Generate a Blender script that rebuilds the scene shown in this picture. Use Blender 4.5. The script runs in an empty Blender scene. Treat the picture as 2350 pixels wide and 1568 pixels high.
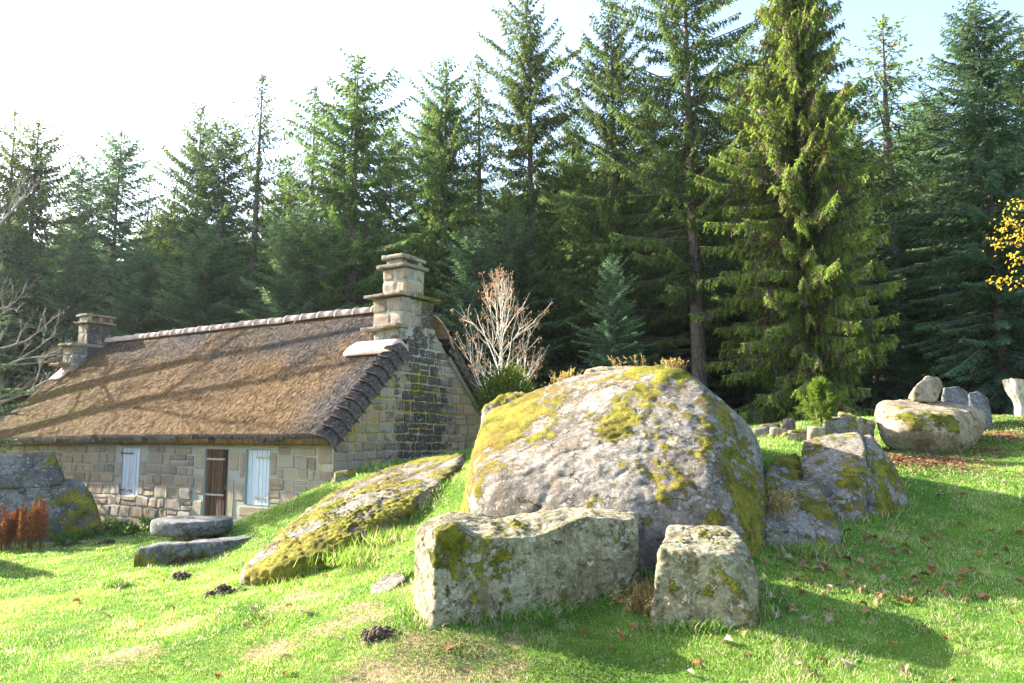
import bpy, bmesh, math, random
import numpy as np

# ------------------------------------------------------------------ camera, sky, sun, exposure
SC = bpy.context.scene
COL = SC.collection
R = math.radians
PITCH = R(7.0)
cam = bpy.data.cameras.new('camera'); camo = bpy.data.objects.new('camera', cam); COL.objects.link(camo)
camo.location = (0, 0, 1.6); camo.rotation_euler = (R(90) + PITCH, 0, 0)
cam.sensor_width = 36.0; cam.lens = 36.0 * 1800 / 2350; cam.clip_start = 0.1; cam.clip_end = 3000
SC.camera = camo

SUN_AZ, SUN_EL = R(-65.0), R(24.5)          # clockwise from +Y, above the horizon
SUN_DIR = np.array([math.sin(SUN_AZ) * math.cos(SUN_EL), math.cos(SUN_AZ) * math.cos(SUN_EL), math.sin(SUN_EL)])
w = bpy.data.worlds.new('World'); SC.world = w; w.use_nodes = True
sky = w.node_tree.nodes.new('ShaderNodeTexSky'); sky.sky_type = 'NISHITA'; sky.sun_disc = False
sky.sun_elevation = SUN_EL; sky.sun_rotation = SUN_AZ % (2 * math.pi); sky.air_density = 1.0; sky.dust_density = 2.0; sky.ozone_density = 1.0
w.node_tree.links.new(sky.outputs[0], w.node_tree.nodes['Background'].inputs[0])
w.node_tree.nodes['Background'].inputs[1].default_value = 0.115
sl = bpy.data.lights.new('sun', 'SUN'); sl.energy = 5.0; sl.angle = R(0.5); sl.color = (1.0, 0.94, 0.82)
so = bpy.data.objects.new('sun', sl); COL.objects.link(so)
from mathutils import Vector
so.rotation_euler = Vector([float(c) for c in SUN_DIR]).to_track_quat('Z', 'Y').to_euler(); so.location = (-30, 20, 30)
SC.view_settings.view_transform = 'Standard'; SC.view_settings.look = 'None'
SC.view_settings.exposure = 2.5; SC.view_settings.gamma = 1.0

# ------------------------------------------------------------------ helpers
def at(px, py, Y):
    """the point at forward distance Y seen at (px, py) of the 2350 x 1568 photograph"""
    a, b = (px - 1175) / 1800.0, (784 - py) / 1800.0
    d = np.array([a, math.cos(PITCH) - b * math.sin(PITCH), math.sin(PITCH) + b * math.cos(PITCH)])
    return np.array([0, 0, 1.6]) + d * (Y / d[1])

def _hash(i, j, k, seed):
    h = (i.astype(np.uint32) * np.uint32(374761393) + j.astype(np.uint32) * np.uint32(668265263)
         + k.astype(np.uint32) * np.uint32(2147483647) + np.uint32(seed * 974711 % 4294967296))
    h = (h ^ (h >> np.uint32(13))) * np.uint32(1274126177)
    h = (h ^ (h >> np.uint32(16))) * np.uint32(2246822519)
    h = h ^ (h >> np.uint32(15))
    return h.astype(np.float64) / 4294967295.0

def vnoise(P, seed=0):
    P = np.asarray(P, float); I = np.floor(P).astype(np.int64); f = P - I; f = f * f * f * (f * (f * 6 - 15) + 10)
    out = np.zeros(len(P))
    for a in (0, 1):
        for b in (0, 1):
            for c in (0, 1):
                wgt = (f[:, 0] if a else 1 - f[:, 0]) * (f[:, 1] if b else 1 - f[:, 1]) * (f[:, 2] if c else 1 - f[:, 2])
                out += wgt * _hash(I[:, 0] + a, I[:, 1] + b, I[:, 2] + c, seed)
    return out * 2 - 1

def fbm(P, freq=1.0, octv=4, seed=0, gain=0.5):
    P = np.asarray(P, float); s = np.zeros(len(P)); a = 1.0; t = 0
    for o in range(octv):
        s += a * vnoise(P * freq + 17.3 * o + 0.37, seed + o); t += a; a *= gain; freq *= 2.03
    return s / t

def sstep(a, b, x):
    t = np.clip((x - a) / (b - a), 0, 1); return t * t * (3 - 2 * t)

def nrm(v):
    v = np.asarray(v, float); return v / (np.linalg.norm(v, axis=-1, keepdims=True) + 1e-12)

class Geo:
    def __init__(self): self.V = []; self.F = []; self.M = []; self.A = {}; self.n = 0; self.nf = 0
    def add(self, V, F, mat=0, **fa):
        V = np.asarray(V, float).reshape(-1, 3); F = np.asarray(F, np.int64)
        self.V.append(V); self.F.append(F + self.n); m = len(F)
        self.M.append(np.full(m, mat, np.int32) if np.isscalar(mat) else np.asarray(mat, np.int32))
        for k in set(list(fa) + list(self.A)):
            if k not in self.A: self.A[k] = [np.zeros(self.nf)]
            v = fa.get(k, 0.0); self.A[k].append(np.full(m, float(v)) if np.isscalar(v) else np.asarray(v, float))
        self.n += len(V); self.nf += m
    def kites(self, P, Q, W, rng, mat=0, wide=0.4, side=None, **fa):
        """thin pointed leaves from P to Q, W wide, each turned at random about its own axis"""
        P = np.asarray(P, float); Q = np.asarray(Q, float); d = nrm(Q - P)
        if side is None:
            r = rng.normal(size=P.shape); side = nrm(np.cross(d, r))
        W = np.broadcast_to(np.asarray(W, float), (len(P),))[:, None]
        mid = P + (Q - P) * wide
        V = np.stack([P, mid + side * W * .5, Q, mid - side * W * .5], 1).reshape(-1, 3)
        F = np.arange(len(P) * 4).reshape(-1, 4)
        self.add(V, F, mat, **fa)
    def build(self, name, mats, parent=None, smooth=False, pattr=None, world=None):
        V = np.concatenate(self.V); me = bpy.data.meshes.new(name)
        me.vertices.add(len(V)); me.vertices.foreach_set('co', V.astype(np.float32).ravel())
        loops = np.concatenate([f.ravel() for f in self.F]); tot = np.concatenate([np.full(len(f), f.shape[1]) for f in self.F])
        me.loops.add(len(loops)); me.loops.foreach_set('vertex_index', loops.astype(np.int32))
        me.polygons.add(len(tot)); me.polygons.foreach_set('loop_start', (np.cumsum(tot) - tot).astype(np.int32))
        me.polygons.foreach_set('material_index', np.concatenate(self.M))
        me.polygons.foreach_set('use_smooth', np.full(len(tot), smooth))
        for m in (mats if isinstance(mats, (list, tuple)) else [mats]): me.materials.append(m)
        for k, v in self.A.items():
            at_ = me.attributes.new(k, 'FLOAT', 'FACE'); at_.data.foreach_set('value', np.concatenate(v).astype(np.float32))
        for k, v in (pattr or {}).items():
            at_ = me.attributes.new(k, 'FLOAT', 'POINT'); at_.data.foreach_set('value', np.asarray(v, np.float32))
        me.update(calc_edges=True); me.validate()
        o = bpy.data.objects.new(name, me); COL.objects.link(o)
        if parent is not None: o.parent = parent
        return o

def tag(o, label, cat, group=None, kind=None):
    o['label'] = label
    if cat: o['category'] = cat
    if group: o['group'] = group
    if kind: o['kind'] = kind
    return o

def empty(name, loc, rz=0.0):
    o = bpy.data.objects.new(name, None); COL.objects.link(o); o.location = [float(c) for c in loc]; o.rotation_euler = (0, 0, rz); o.empty_display_size = .2
    return o

def rebase(o, base):
    """move a mesh's origin to BASE (world) without moving the mesh"""
    me = o.data; n = len(me.vertices); c = np.empty(n * 3, np.float32); me.vertices.foreach_get('co', c)
    c = c.reshape(-1, 3) - np.asarray(base, np.float32); me.vertices.foreach_set('co', c.ravel()); me.update()
    o.location = [float(x) for x in base]; return o

def tube(P, rad, sides=6, cap=True):
    P = np.asarray(P, float); n = len(P); rad = np.broadcast_to(np.asarray(rad, float), (n,))
    T = np.gradient(P, axis=0); T = nrm(T); ref = np.array([0.31, 0.17, .93]) if abs(T[0, 2]) < .9 else np.array([1., .1, 0])
    A = nrm(np.cross(T, ref)); B = np.cross(T, A); th = np.arange(sides) * 2 * math.pi / sides
    V = (P[:, None] + rad[:, None, None] * (A[:, None] * np.cos(th)[None, :, None] + B[:, None] * np.sin(th)[None, :, None])).reshape(-1, 3)
    i = np.arange(n - 1)[:, None] * sides; j = np.arange(sides)[None]; k = (j + 1) % sides
    F = np.stack([i + j, i + k, i + sides + k, i + sides + j], -1).reshape(-1, 4)
    return V, F

def gridfaces(nu, nv):
    i = np.arange(nu - 1)[:, None]; j = np.arange(nv - 1)[None]; a = i * nv + j
    return np.stack([a, a + nv, a + nv + 1, a + 1], -1).reshape(-1, 4)

# ------------------------------------------------------------------ materials
class NT:
    def __init__(self, name):
        self.m = bpy.data.materials.new(name); self.m.use_nodes = True; self.t = self.m.node_tree; self.t.nodes.clear()
        self.out = self.t.nodes.new('ShaderNodeOutputMaterial')
    def n(self, typ, ins=None, **props):
        nd = self.t.nodes.new('ShaderNode' + typ)
        for k, v in props.items(): setattr(nd, k, v)
        for k, v in (ins or {}).items():
            s = nd.inputs[k]
            if isinstance(v, bpy.types.NodeSocket): self.t.links.new(v, s)
            else: s.default_value = v
        return nd
    def attr(self, name): return self.n('Attribute', attribute_name=name).outputs['Fac']
    def coord(self, scale=(1, 1, 1), rot=(0, 0, 0), which='Object'):
        c = self.n('TexCoord').outputs[which]
        return self.n('Mapping', {'Vector': c, 'Scale': scale, 'Rotation': rot}).outputs[0]
    def noise(self, vec, scale, detail=4, rough=.55, dist=0.0):
        return self.n('TexNoise', {'Vector': vec, 'Scale': scale, 'Detail': detail, 'Roughness': rough, 'Distortion': dist}).outputs['Fac']
    def ramp(self, fac, stops):
        nd = self.n('ValToRGB', {'Fac': fac}); e = nd.color_ramp.elements
        while len(e) < len(stops): e.new(.5)
        for k, (p, c) in enumerate(stops):
            e[k].position = p; e[k].color = (c if not np.isscalar(c) else (c, c, c)) + (1,) if not np.isscalar(c) else (c, c, c, 1)
        return nd.outputs['Color']
    def mix(self, fac, a, b, mode='MIX'):
        nd = self.n('Mix', data_type='RGBA', blend_type=mode)
        for s, v in ((nd.inputs[0], fac), (nd.inputs[6], a), (nd.inputs[7], b)):
            if isinstance(v, bpy.types.NodeSocket): self.t.links.new(v, s)
            elif np.isscalar(v): s.default_value = v
            else: s.default_value = tuple(v) + (1,) if len(v) == 3 else v
        return nd.outputs[2]
    def math(self, op, a, b=0.0, clamp=False):
        nd = self.n('Math', {0: a, 1: b}, operation=op, use_clamp=clamp); return nd.outputs[0]
    def bump(self, h, strength=.5, dist=.02):
        return self.n('Bump', {'Height': h, 'Strength': strength, 'Distance': dist}).outputs[0]
    def pbr(self, color, rough=.85, normal=None, spec=.25):
        ins = {'Base Color': color if isinstance(color, bpy.types.NodeSocket) else tuple(color) + (1,), 'Roughness': rough, 'Specular IOR Level': spec}
        if normal is not None: ins['Normal'] = normal
        b = self.n('BsdfPrincipled', ins); self.t.links.new(b.outputs[0], self.out.inputs[0]); return b
    def leaf(self, color, trans=.4, tcol=None, gloss=0.0):
        d = self.n('BsdfDiffuse', {'Color': color}); t = self.n('BsdfTranslucent', {'Color': tcol if tcol is not None else color})
        mx = self.n('MixShader', {0: trans, 1: d.outputs[0], 2: t.outputs[0]})
        res = mx.outputs[0]
        if gloss > 0:
            g = self.n('BsdfGlossy', {'Color': (1, 1, 1, 1), 'Roughness': .45})
            fr = self.n('Fresnel', {'IOR': 1.4}); f2 = self.math('MULTIPLY', fr.outputs[0], gloss)
            res = self.n('MixShader', {0: f2, 1: res, 2: g.outputs[0]}).outputs[0]
        self.t.links.new(res, self.out.inputs[0])

def mat_rock(name, tint=(.31, .275, .235), dark=(.062, .052, .046), lichen=.5, brown=.55, speck=.35):
    t = NT(name); co = t.coord()
    big = t.noise(co, 1.1, 8, .7, .5); mid = t.noise(co, 5, 8, .72); fine = t.noise(co, 60, 3, .8); gr = t.noise(co, 22, 6, .8)
    strk = t.noise(t.coord((2.5, 2.5, .5)), 2.2, 7, .7, .3)
    c = t.ramp(gr, [(.30, tuple(x * .5 for x in tint)), (.48, tint), (.68, tuple(min(1, x * 1.5) for x in tint))])
    c = t.mix(.55, c, t.ramp(fine, [(.28, .35), (.5, .85), (.7, 1.0)]), 'MULTIPLY')
    c = t.mix(t.ramp(big, [(.48, 0.0), (.58, .8)]), c, tuple(x * 1.6 for x in dark))
    c = t.mix(t.math('MULTIPLY', t.ramp(strk, [(.47, 0.0), (.62, 1.0)]), brown), c, (.17, .115, .05))
    dk = t.ramp(t.noise(co, 8, 8, .8, .6), [(.52, 0.0), (.60, 1.0)])
    c = t.mix(t.math('MULTIPLY', dk, .75), c, dark)
    wv = t.n('VectorMath', {0: co, 1: t.n('VectorMath', {0: t.n('TexNoise', {'Vector': co, 'Scale': 14.0, 'Detail': 4.0}).outputs['Color'], 'Scale': .12}, operation='SCALE').outputs[0]}, operation='ADD').outputs[0]
    for sc_, lo, hi, col in ((5.0, .20, .26, (.50, .50, .43)), (11.0, .24, .30, (.60, .60, .55)), (24.0, .22, .30, (.66, .66, .62))):
        vo = t.n('TexVoronoi', {'Vector': wv, 'Scale': sc_}); pick = t.ramp(t.n('SeparateColor', {0: vo.outputs['Color']}).outputs[0], [(.45, 0.0), (.5, 1.0)])
        lm = t.math('MULTIPLY', t.ramp(vo.outputs['Distance'], [(lo, 1.0), (hi, 0.0)]), t.math('MULTIPLY', pick, t.ramp(mid, [(.40, 0.0), (.52, 1.0)])))
        c = t.mix(t.math('MULTIPLY', t.math('MULTIPLY', lm, t.ramp(gr, [(.35, .35), (.6, 1.0)])), lichen), c, col)
    sk = t.math('MULTIPLY', t.ramp(t.noise(co, 13, 7, .75, .4), [(.565, 0.0), (.60, 1.0)]), t.ramp(t.noise(co, 2.4, 4, .65), [(.42, 0.0), (.55, 1.0)])); c = t.mix(t.math('MULTIPLY', sk, speck), c, t.ramp(t.noise(co, 30, 3, .7), [(.35, (.022, .024, .008)), (.6, (.075, .075, .014))]))
    wc = t.n('VectorMath', {0: co, 1: t.n('VectorMath', {0: t.n('TexNoise', {'Vector': co, 'Scale': 1.6, 'Detail': 7.0, 'Roughness': .65}).outputs['Color'], 'Scale': .9}, operation='SCALE').outputs[0]}, operation='ADD').outputs[0]
    ck = t.n('TexVoronoi', {'Vector': wc, 'Scale': .8}, feature='DISTANCE_TO_EDGE').outputs['Distance']
    ckm = t.math('MULTIPLY', t.ramp(ck, [(.0, 1.0), (.011, 0.0)]), t.ramp(t.noise(co, 1.7, 3, .6), [(.47, 0.0), (.54, 1.0)])); c = t.mix(t.math('MULTIPLY', ckm, .85), c, tuple(x * .45 for x in dark))
    ms = t.attr('moss'); mn = t.noise(co, 40, 3, .7)
    mf = t.ramp(t.math('ADD', ms, t.math('MULTIPLY', t.math('SUBTRACT', t.noise(co, 6, 10, .82, .3), .5), 2.6)), [(.50, 0.0), (.58, 1.0)])
    hue = t.noise(co, 3.2, 6, .7)
    mc = t.ramp(hue, [(.36, (.07, .075, .010)), (.46, (.19, .18, .018)), (.60, (.36, .315, .045))])
    mc = t.mix(t.ramp(mn, [(.34, .7), (.52, 0.0)]), mc, (.035, .038, .007))
    mc = t.mix(t.math('MULTIPLY', t.attr('gold'), .75), mc, (.22, .125, .03))
    c = t.mix(mf, c, mc)
    h = t.math('ADD', t.math('SUBTRACT', t.math('MULTIPLY', fine, .6), t.math('MULTIPLY', ckm, 1.2)), t.math('ADD', t.math('ADD', mid, t.math('MULTIPLY', gr, .8)), t.math('MULTIPLY', t.math('MULTIPLY', mn, mf), 1.2)))
    t.pbr(c, .95, t.bump(h, 1.0, .035), .12)
    return t.m

def mat_wallstone(name):
    t = NT(name); co = t.coord(); r = t.attr('rnd')
    base = t.ramp(r, [(0, (.15, .13, .115)), (.18, (.34, .26, .205)), (.36, (.40, .34, .275)), (.55, (.27, .24, .215)), (.72, (.37, .28, .23)), (.86, (.20, .185, .17)), (1, (.46, .40, .34))])
    fine = t.noise(co, 70, 4, .7); mid = t.noise(co, 9, 6, .7)
    c = t.mix(.75, base, t.ramp(fine, [(.3, .35), (.5, .62), (.7, 1.0)]), 'MULTIPLY')
    c = t.mix(1.0, c, (1.12, 1.08, 1.02), 'MULTIPLY')
    c = t.mix(t.ramp(mid, [(.52, 0.0), (.75, .6)]), c, (.13, .115, .10))
    c = t.mix(t.math('MULTIPLY', t.ramp(t.noise(co, 3.2, 4, .6), [(.5, 0.0), (.7, 1.0)]), .5), c, (.40, .29, .13))
    st = t.attr('stain'); sf = t.ramp(t.math('ADD', st, t.math('MULTIPLY', t.math('SUBTRACT', t.noise(co, 3.0, 10, .8), .5), 2.6)), [(.40, 0.0), (.62, 1.0)])
    c = t.mix(t.math('MULTIPLY', sf, .88), c, (.03, .029, .026))
    wl = t.ramp(t.noise(co, 26, 2, .5), [(.62, 0.0), (.67, 1.0)])
    c = t.mix(t.math('MULTIPLY', t.math('MULTIPLY', wl, t.math('ADD', t.math('MULTIPLY', st, .9), .08)), .85), c, (.50, .50, .45))
    yl = t.attr('ochre'); yf = t.ramp(t.math('ADD', yl, t.math('MULTIPLY', t.math('SUBTRACT', t.noise(co, 6, 5, .7), .5), 1.2)), [(.5, 0.0), (.68, .8)])
    c = t.mix(yf, c, (.36, .24, .045))
    ms = t.attr('moss'); mf = t.ramp(t.math('ADD', ms, t.math('MULTIPLY', t.math('SUBTRACT', t.noise(co, 11, 5, .75), .5), 1.3)), [(.42, 0.0), (.56, 1.0)])
    mc = t.ramp(t.noise(co, 30, 3, .7), [(.3, (.035, .04, .006)), (.6, (.12, .115, .012)), (.75, (.2, .17, .02))])
    c = t.mix(mf, c, mc)
    h = t.math('ADD', fine, t.math('ADD', t.math('MULTIPLY', mid, 2.0), t.math('MULTIPLY', mf, .8)))
    t.pbr(c, .93, t.bump(h, .6, .012), .2)
    return t.m

def mat_mortar(name, tone=(.39, .375, .345)):
    t = NT(name); co = t.coord(); fine = t.noise(co, 60, 4, .7)
    c = t.mix(.6, tone, t.ramp(fine, [(.3, .5), (.7, 1.0)]), 'MULTIPLY')
    st = t.math('MULTIPLY', t.attr('stain'), 1.25); sf = t.ramp(t.math('ADD', st, t.math('MULTIPLY', t.math('SUBTRACT', t.noise(co, 3.0, 10, .8), .5), 2.6)), [(.40, 0.0), (.62, 1.0)])
    c = t.mix(t.math('MULTIPLY', sf, .9), c, (.05, .048, .042))
    yl = t.attr('ochre'); yf = t.math('MULTIPLY', t.ramp(t.math('ADD', yl, t.math('MULTIPLY', t.math('SUBTRACT', t.noise(co, 4, 6, .7), .5), 1.4)), [(.36, 0.0), (.52, 1.0)]), t.math('SUBTRACT', 1.0, t.math('MULTIPLY', sf, .8)))
    c = t.mix(yf, c, (.36, .24, .035))
    t.pbr(c, .95, t.bump(fine, .5, .01), .1)
    return t.m

def mat_thatch(name):
    t = NT(name); co = t.coord(); r = t.attr('rnd')
    # reed weathered grey, with browner patches and a mossy lower left
    strand = t.noise(t.coord((28, 5, 5)), 2.0, 4, .7)
    c = t.ramp(r, [(0, (.018, .015, .015)), (.3, (.062, .050, .045)), (.6, (.125, .10, .088)), (.85, (.21, .175, .155)), (1, (.36, .32, .29))])
    c = t.mix(.5, c, t.ramp(strand, [(.3, .35), (.7, 1.0)]), 'MULTIPLY')
    br = t.ramp(t.math('ADD', t.noise(co, .55, 5, .6), t.attr('warm')), [(.50, 0.0), (.84, 1.0)])
    c = t.mix(t.math('MULTIPLY', br, .85), c, t.ramp(r, [(0, (.05, .024, .01)), (.5, (.22, .115, .038)), (1, (.50, .30, .11))]))
    mo = t.math('MULTIPLY', t.attr('moss'), t.ramp(t.noise(co, 2.2, 4, .6), [(.45, 0.0), (.6, 1.0)]))
    c = t.mix(t.math('MULTIPLY', mo, .6), c, t.ramp(r, [(0, (.06, .06, .01)), (1, (.34, .30, .06))]))
    t.pbr(c, .9, t.bump(strand, .7, .02), .2)
    return t.m

def mat_simple(name, stops, scale=8, detail=5, map_scale=(1, 1, 1), rough=.85, bump=.4, bdist=.01, spec=.2, use_rnd=0.0):
    t = NT(name); co = t.coord(map_scale); f = t.noise(co, scale, detail, .65)
    if use_rnd: f = t.math('ADD', t.math('MULTIPLY', f, 1 - use_rnd), t.math('MULTIPLY', t.attr('rnd'), use_rnd))
    t.pbr(t.ramp(f, stops), rough, t.bump(f, bump, bdist), spec)
    return t.m

def mat_leaf(name, stops, trans=.35, gloss=0.0, tboost=1.25):
    t = NT(name); r = t.attr('rnd'); c = t.ramp(r, stops)
    oi = t.n('ObjectInfo').outputs['Random']
    c = t.n('HueSaturation', {'Hue': t.math('ADD', .5, t.math('MULTIPLY', t.math('SUBTRACT', oi, .5), .03)), 'Value': t.math('ADD', .85, t.math('MULTIPLY', oi, .3)), 'Color': c}).outputs[0]
    t.leaf(c, trans, t.mix(1.0, c, (tboost, tboost, tboost * .7), 'MULTIPLY'), gloss)
    return t.m

def mat_ground(name):
    t = NT(name); co = t.coord(); s = t.attr('soil'); l = t.attr('litter')
    f = t.noise(co, 1.2, 6, .6); g = t.noise(co, 18, 5, .7)
    grass = t.ramp(f, [(.3, (.06, .125, .016)), (.5, (.10, .175, .025)), (.7, (.17, .215, .04))])
    grass = t.mix(.6, grass, t.ramp(g, [(.3, .4), (.65, 1.0)]), 'MULTIPLY')
    soil = t.ramp(t.math('ADD', t.math('MULTIPLY', g, .45), t.math('MULTIPLY', t.noise(co, 130, 4, .75), .55)), [(.36, (.07, .042, .024)), (.48, (.21, .14, .078)), (.56, (.34, .25, .14)), (.68, (.46, .38, .24))])
    m = t.ramp(t.math('ADD', s, t.math('MULTIPLY', t.math('SUBTRACT', t.noise(co, 6, 5, .7), .5), .9)), [(.4, 0.0), (.62, 1.0)])
    c = t.mix(m, grass, soil)
    lit = t.ramp(g, [(.3, (.07, .035, .015)), (.5, (.19, .09, .04)), (.7, (.33, .19, .10))])
    m2 = t.ramp(t.math('ADD', l, t.math('MULTIPLY', t.math('SUBTRACT', t.noise(co, 5, 5, .7), .5), .8)), [(.4, 0.0), (.6, 1.0)])
    c = t.mix(m2, c, lit)
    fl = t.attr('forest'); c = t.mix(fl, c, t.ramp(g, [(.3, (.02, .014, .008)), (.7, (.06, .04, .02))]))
    t.pbr(c, .95, t.bump(g, .8, .03), .1)
    return t.m

M = {}
M['ground'] = mat_ground('ground')
M['granite'] = mat_rock('granite_mossy')
M['granite_pale'] = mat_rock('granite_pale', (.44, .355, .25), (.16, .115, .065), .3, .6)
M['granite_green'] = mat_rock('granite_green', (.37, .33, .22), (.06, .055, .03), .75, .6, .95)
M['granite_grey'] = mat_rock('granite_grey', (.19, .19, .188), (.045, .042, .040), .45, .1)  # grey stone, tint lowered to stand in for shade on the boulders by the cottage
M['wallstone'] = mat_wallstone('wall_stone')
M['mortar'] = mat_mortar('wall_mortar')
M['thatch'] = mat_thatch('thatch')
M['tile'] = mat_simple('terracotta', [(.3, (.34, .21, .16)), (.5, (.46, .31, .25)), (.7, (.54, .42, .36))], 9, 5, rough=.8, bump=.25)
M['door'] = mat_simple('door_wood', [(.3, (.035, .018, .012)), (.5, (.085, .045, .028)), (.7, (.17, .10, .065))], 3, 6, (14, 14, 1.2), bump=.5, use_rnd=.3)
M['shutter'] = mat_simple('shutter_paint', [(.30, (.22, .20, .18)), (.40, (.46, .49, .56)), (.6, (.57, .61, .70)), (.75, (.66, .70, .79))], 3, 6, (16, 16, 1.0), bump=.4, use_rnd=.15)
M['iron'] = mat_simple('iron', [(.3, (.05, .045, .045)), (.7, (.19, .175, .165))], 30, 4, rough=.6, spec=.4)
M['iron_pale'] = mat_simple('iron_painted', [(.3, (.22, .19, .16)), (.5, (.42, .38, .33)), (.7, (.5, .48, .45))], 30, 4, rough=.6)
M['bark'] = mat_simple('spruce_bark', [(.3, (.05, .038, .03)), (.5, (.13, .10, .085)), (.7, (.24, .20, .18))], 6, 6, (3, 3, 1), bump=1, bdist=.03)
M['bare_bark'] = mat_simple('bare_bark', [(.3, (.12, .105, .085)), (.6, (.26, .23, .18)), (.8, (.38, .34, .28))], 8, 4, bump=.4)
M['sap_bark'] = mat_simple('sapling_bark', [(.3, (.46, .40, .32)), (.6, (.66, .60, .50))], 8, 4, bump=.3)
M['soilheap'] = mat_simple('dark_soil', [(.3, (.035, .022, .014)), (.5, (.085, .055, .036)), (.7, (.17, .115, .075))], 30, 5, bump=1, bdist=.03)
M['stump'] = mat_simple('weathered_wood', [(.3, (.16, .13, .10)), (.5, (.40, .36, .31)), (.7, (.52, .48, .43))], 3, 5, (7, 7, 1), bump=.8, bdist=.02)
SPR = [(0, (0.037, 0.069, 0.027)), (0.4, (0.094, 0.15, 0.053)), (0.75, (0.163, 0.225, 0.069)), (1, (0.263, 0.3, 0.094))]
M['needle_blue'] = mat_leaf('needles_blue_green', [(0, (0.041, 0.077, 0.053)), (0.4, (0.093, 0.161, 0.099)), (0.75, (0.147, 0.231, 0.125)), (1, (0.252, 0.323, 0.158))], .3)
M['needle_green'] = mat_leaf('needles_green', SPR, .32)
M['needle_yellow'] = mat_leaf('needles_yellow_green', [(0, (0.05, 0.083, 0.026)), (0.4, (0.132, 0.185, 0.044)), (0.75, (0.227, 0.28, 0.062)), (1, (0.328, 0.369, 0.099))], .35)
M['dead_twig'] = mat_leaf('dead_twigs', [(0, (.05, .038, .026)), (.5, (.12, .095, .07)), (1, (.22, .17, .10))], .1)
M['cone'] = mat_leaf('spruce_cones', [(0, (.12, .05, .018)), (1, (.30, .15, .05))], .05)
M['grass'] = mat_leaf('grass_blades', [(0, (0.065, 0.152, 0.027)), (0.3, (0.136, 0.262, 0.039)), (0.6, (0.222, 0.366, 0.061)), (0.84, (0.343, 0.439, 0.111)), (0.9, (0.572, 0.439, 0.287)), (1, (0.7, 0.525, 0.53))], .4)
M['clover'] = mat_leaf('clover', [(0, (.05, .12, .025)), (.6, (.09, .18, .04)), (1, (.16, .24, .08))], .3)
M['straw'] = mat_leaf('dry_grass', [(0, (.16, .10, .04)), (.5, (.34, .23, .10)), (1, (.50, .38, .20))], .3)
M['rust'] = mat_leaf('rusty_stalks', [(0, (.07, .022, .012)), (.5, (.20, .065, .03)), (1, (.36, .15, .07))], .2)
def mat_fallen(name):
    t = NT(name); c = t.ramp(t.n('ObjectInfo').outputs['Random'], [(0, (.15, .065, .03)), (.2, (.26, .12, .055)), (.4, (.38, .25, .16)), (.6, (.46, .34, .24)), (.75, (.34, .19, .09)), (.9, (.38, .16, .05)), (1, (.24, .13, .08))])
    c = t.mix(.5, c, t.ramp(t.attr('rnd'), [(0, .35), (1, 1.0)]), 'MULTIPLY'); t.leaf(c, .2); return t.m
M['oakleaf'] = mat_fallen('fallen_leaf'); M['litter'] = mat_leaf('leaf_litter', [(0, (.12, .05, .025)), (.5, (.28, .15, .08)), (1, (.42, .27, .17))], .2)
M['shrub'] = mat_leaf('shrub_leaves', [(0, (.03, .06, .012)), (.5, (.08, .13, .02)), (1, (.16, .20, .035))], .3)
M['weed'] = mat_leaf('weed_leaves', [(0, (.03, .065, .02)), (.5, (.06, .13, .03)), (1, (.16, .26, .05))], .35)
M['yellow'] = mat_leaf('yellow_leaves', [(0, (.30, .20, .02)), (.5, (.52, .36, .04)), (1, (.62, .50, .10))], .5)
M['pine'] = mat_leaf('pine_needles', [(0, (.06, .11, .02)), (.5, (.13, .21, .035)), (1, (.22, .30, .07))], .4)

# ------------------------------------------------------------------ terrain
HC = np.array([-3.7441, 16.65, 0.0]); HA = R(32.5)
HU = np.array([math.cos(HA), -math.sin(HA), 0]); HV = np.array([math.sin(HA), math.cos(HA), 0])
def HW(x, s, z): return HC + HU * x + HV * s + np.array([0, 0, z])
_cp = [at(*p) for p in ((0, 1568, 7.1), (600, 1568, 6.5), (1175, 1568, 6.3), (1800, 1568, 6.1), (2350, 1568, 5.9), (1300, 1500, 6.75), (1700, 1510, 6.5), (2100, 1480, 6.7),
    (940, 1420, 7.3), (0, 1420, 9.3), (500, 1420, 8.3), (1500, 1425, 7.15), (1730, 1440, 6.8), (2350, 1420, 7.2), (1200, 1412, 7.4),
    (310, 1295, 13.3), (0, 1300, 13.4), (550, 1345, 10.2), (1750, 1290, 8.2), (2350, 1300, 8.8), (1990, 1300, 8.35), (860, 1350, 8.7),
    (100, 1262, 16), (560, 1208, 17.2), (760, 1172, 13.3), (900, 1120, 13.9), (1060, 1085, 14.2), (830, 1150, 13.0), (840, 1300, 9.9), (1000, 1185, 11.4), (1040, 1205, 10.2),
    (700, 1262, 11.8), (640, 1240, 13.2), (1750, 1010, 14), (1800, 1050, 12.5), (1790, 1110, 10.8), (2130, 1050, 14.5), (2350, 1060, 13.5),
    (2080, 1185, 10.4), (1920, 1265, 8.8), (2350, 1160, 10.7), (2350, 960, 21), (2250, 955, 20), (1900, 962, 26))]
_cp += [HW(-8, -.3, -.72), HW(-5.5, -.3, -.55), HW(-3.8, -.3, -.42), HW(-1.8, -.4, -.28), HW(-.9, -.6, .2), HW(.3, .2, .85), HW(.2, 1.55, .96), HW(.2, 4.85, 1.09), HW(.5, 7, 1.2), HW(-6, 7, .3), HW(-14, -.3, -.85), HW(-15, 7, -.4)]
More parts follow.
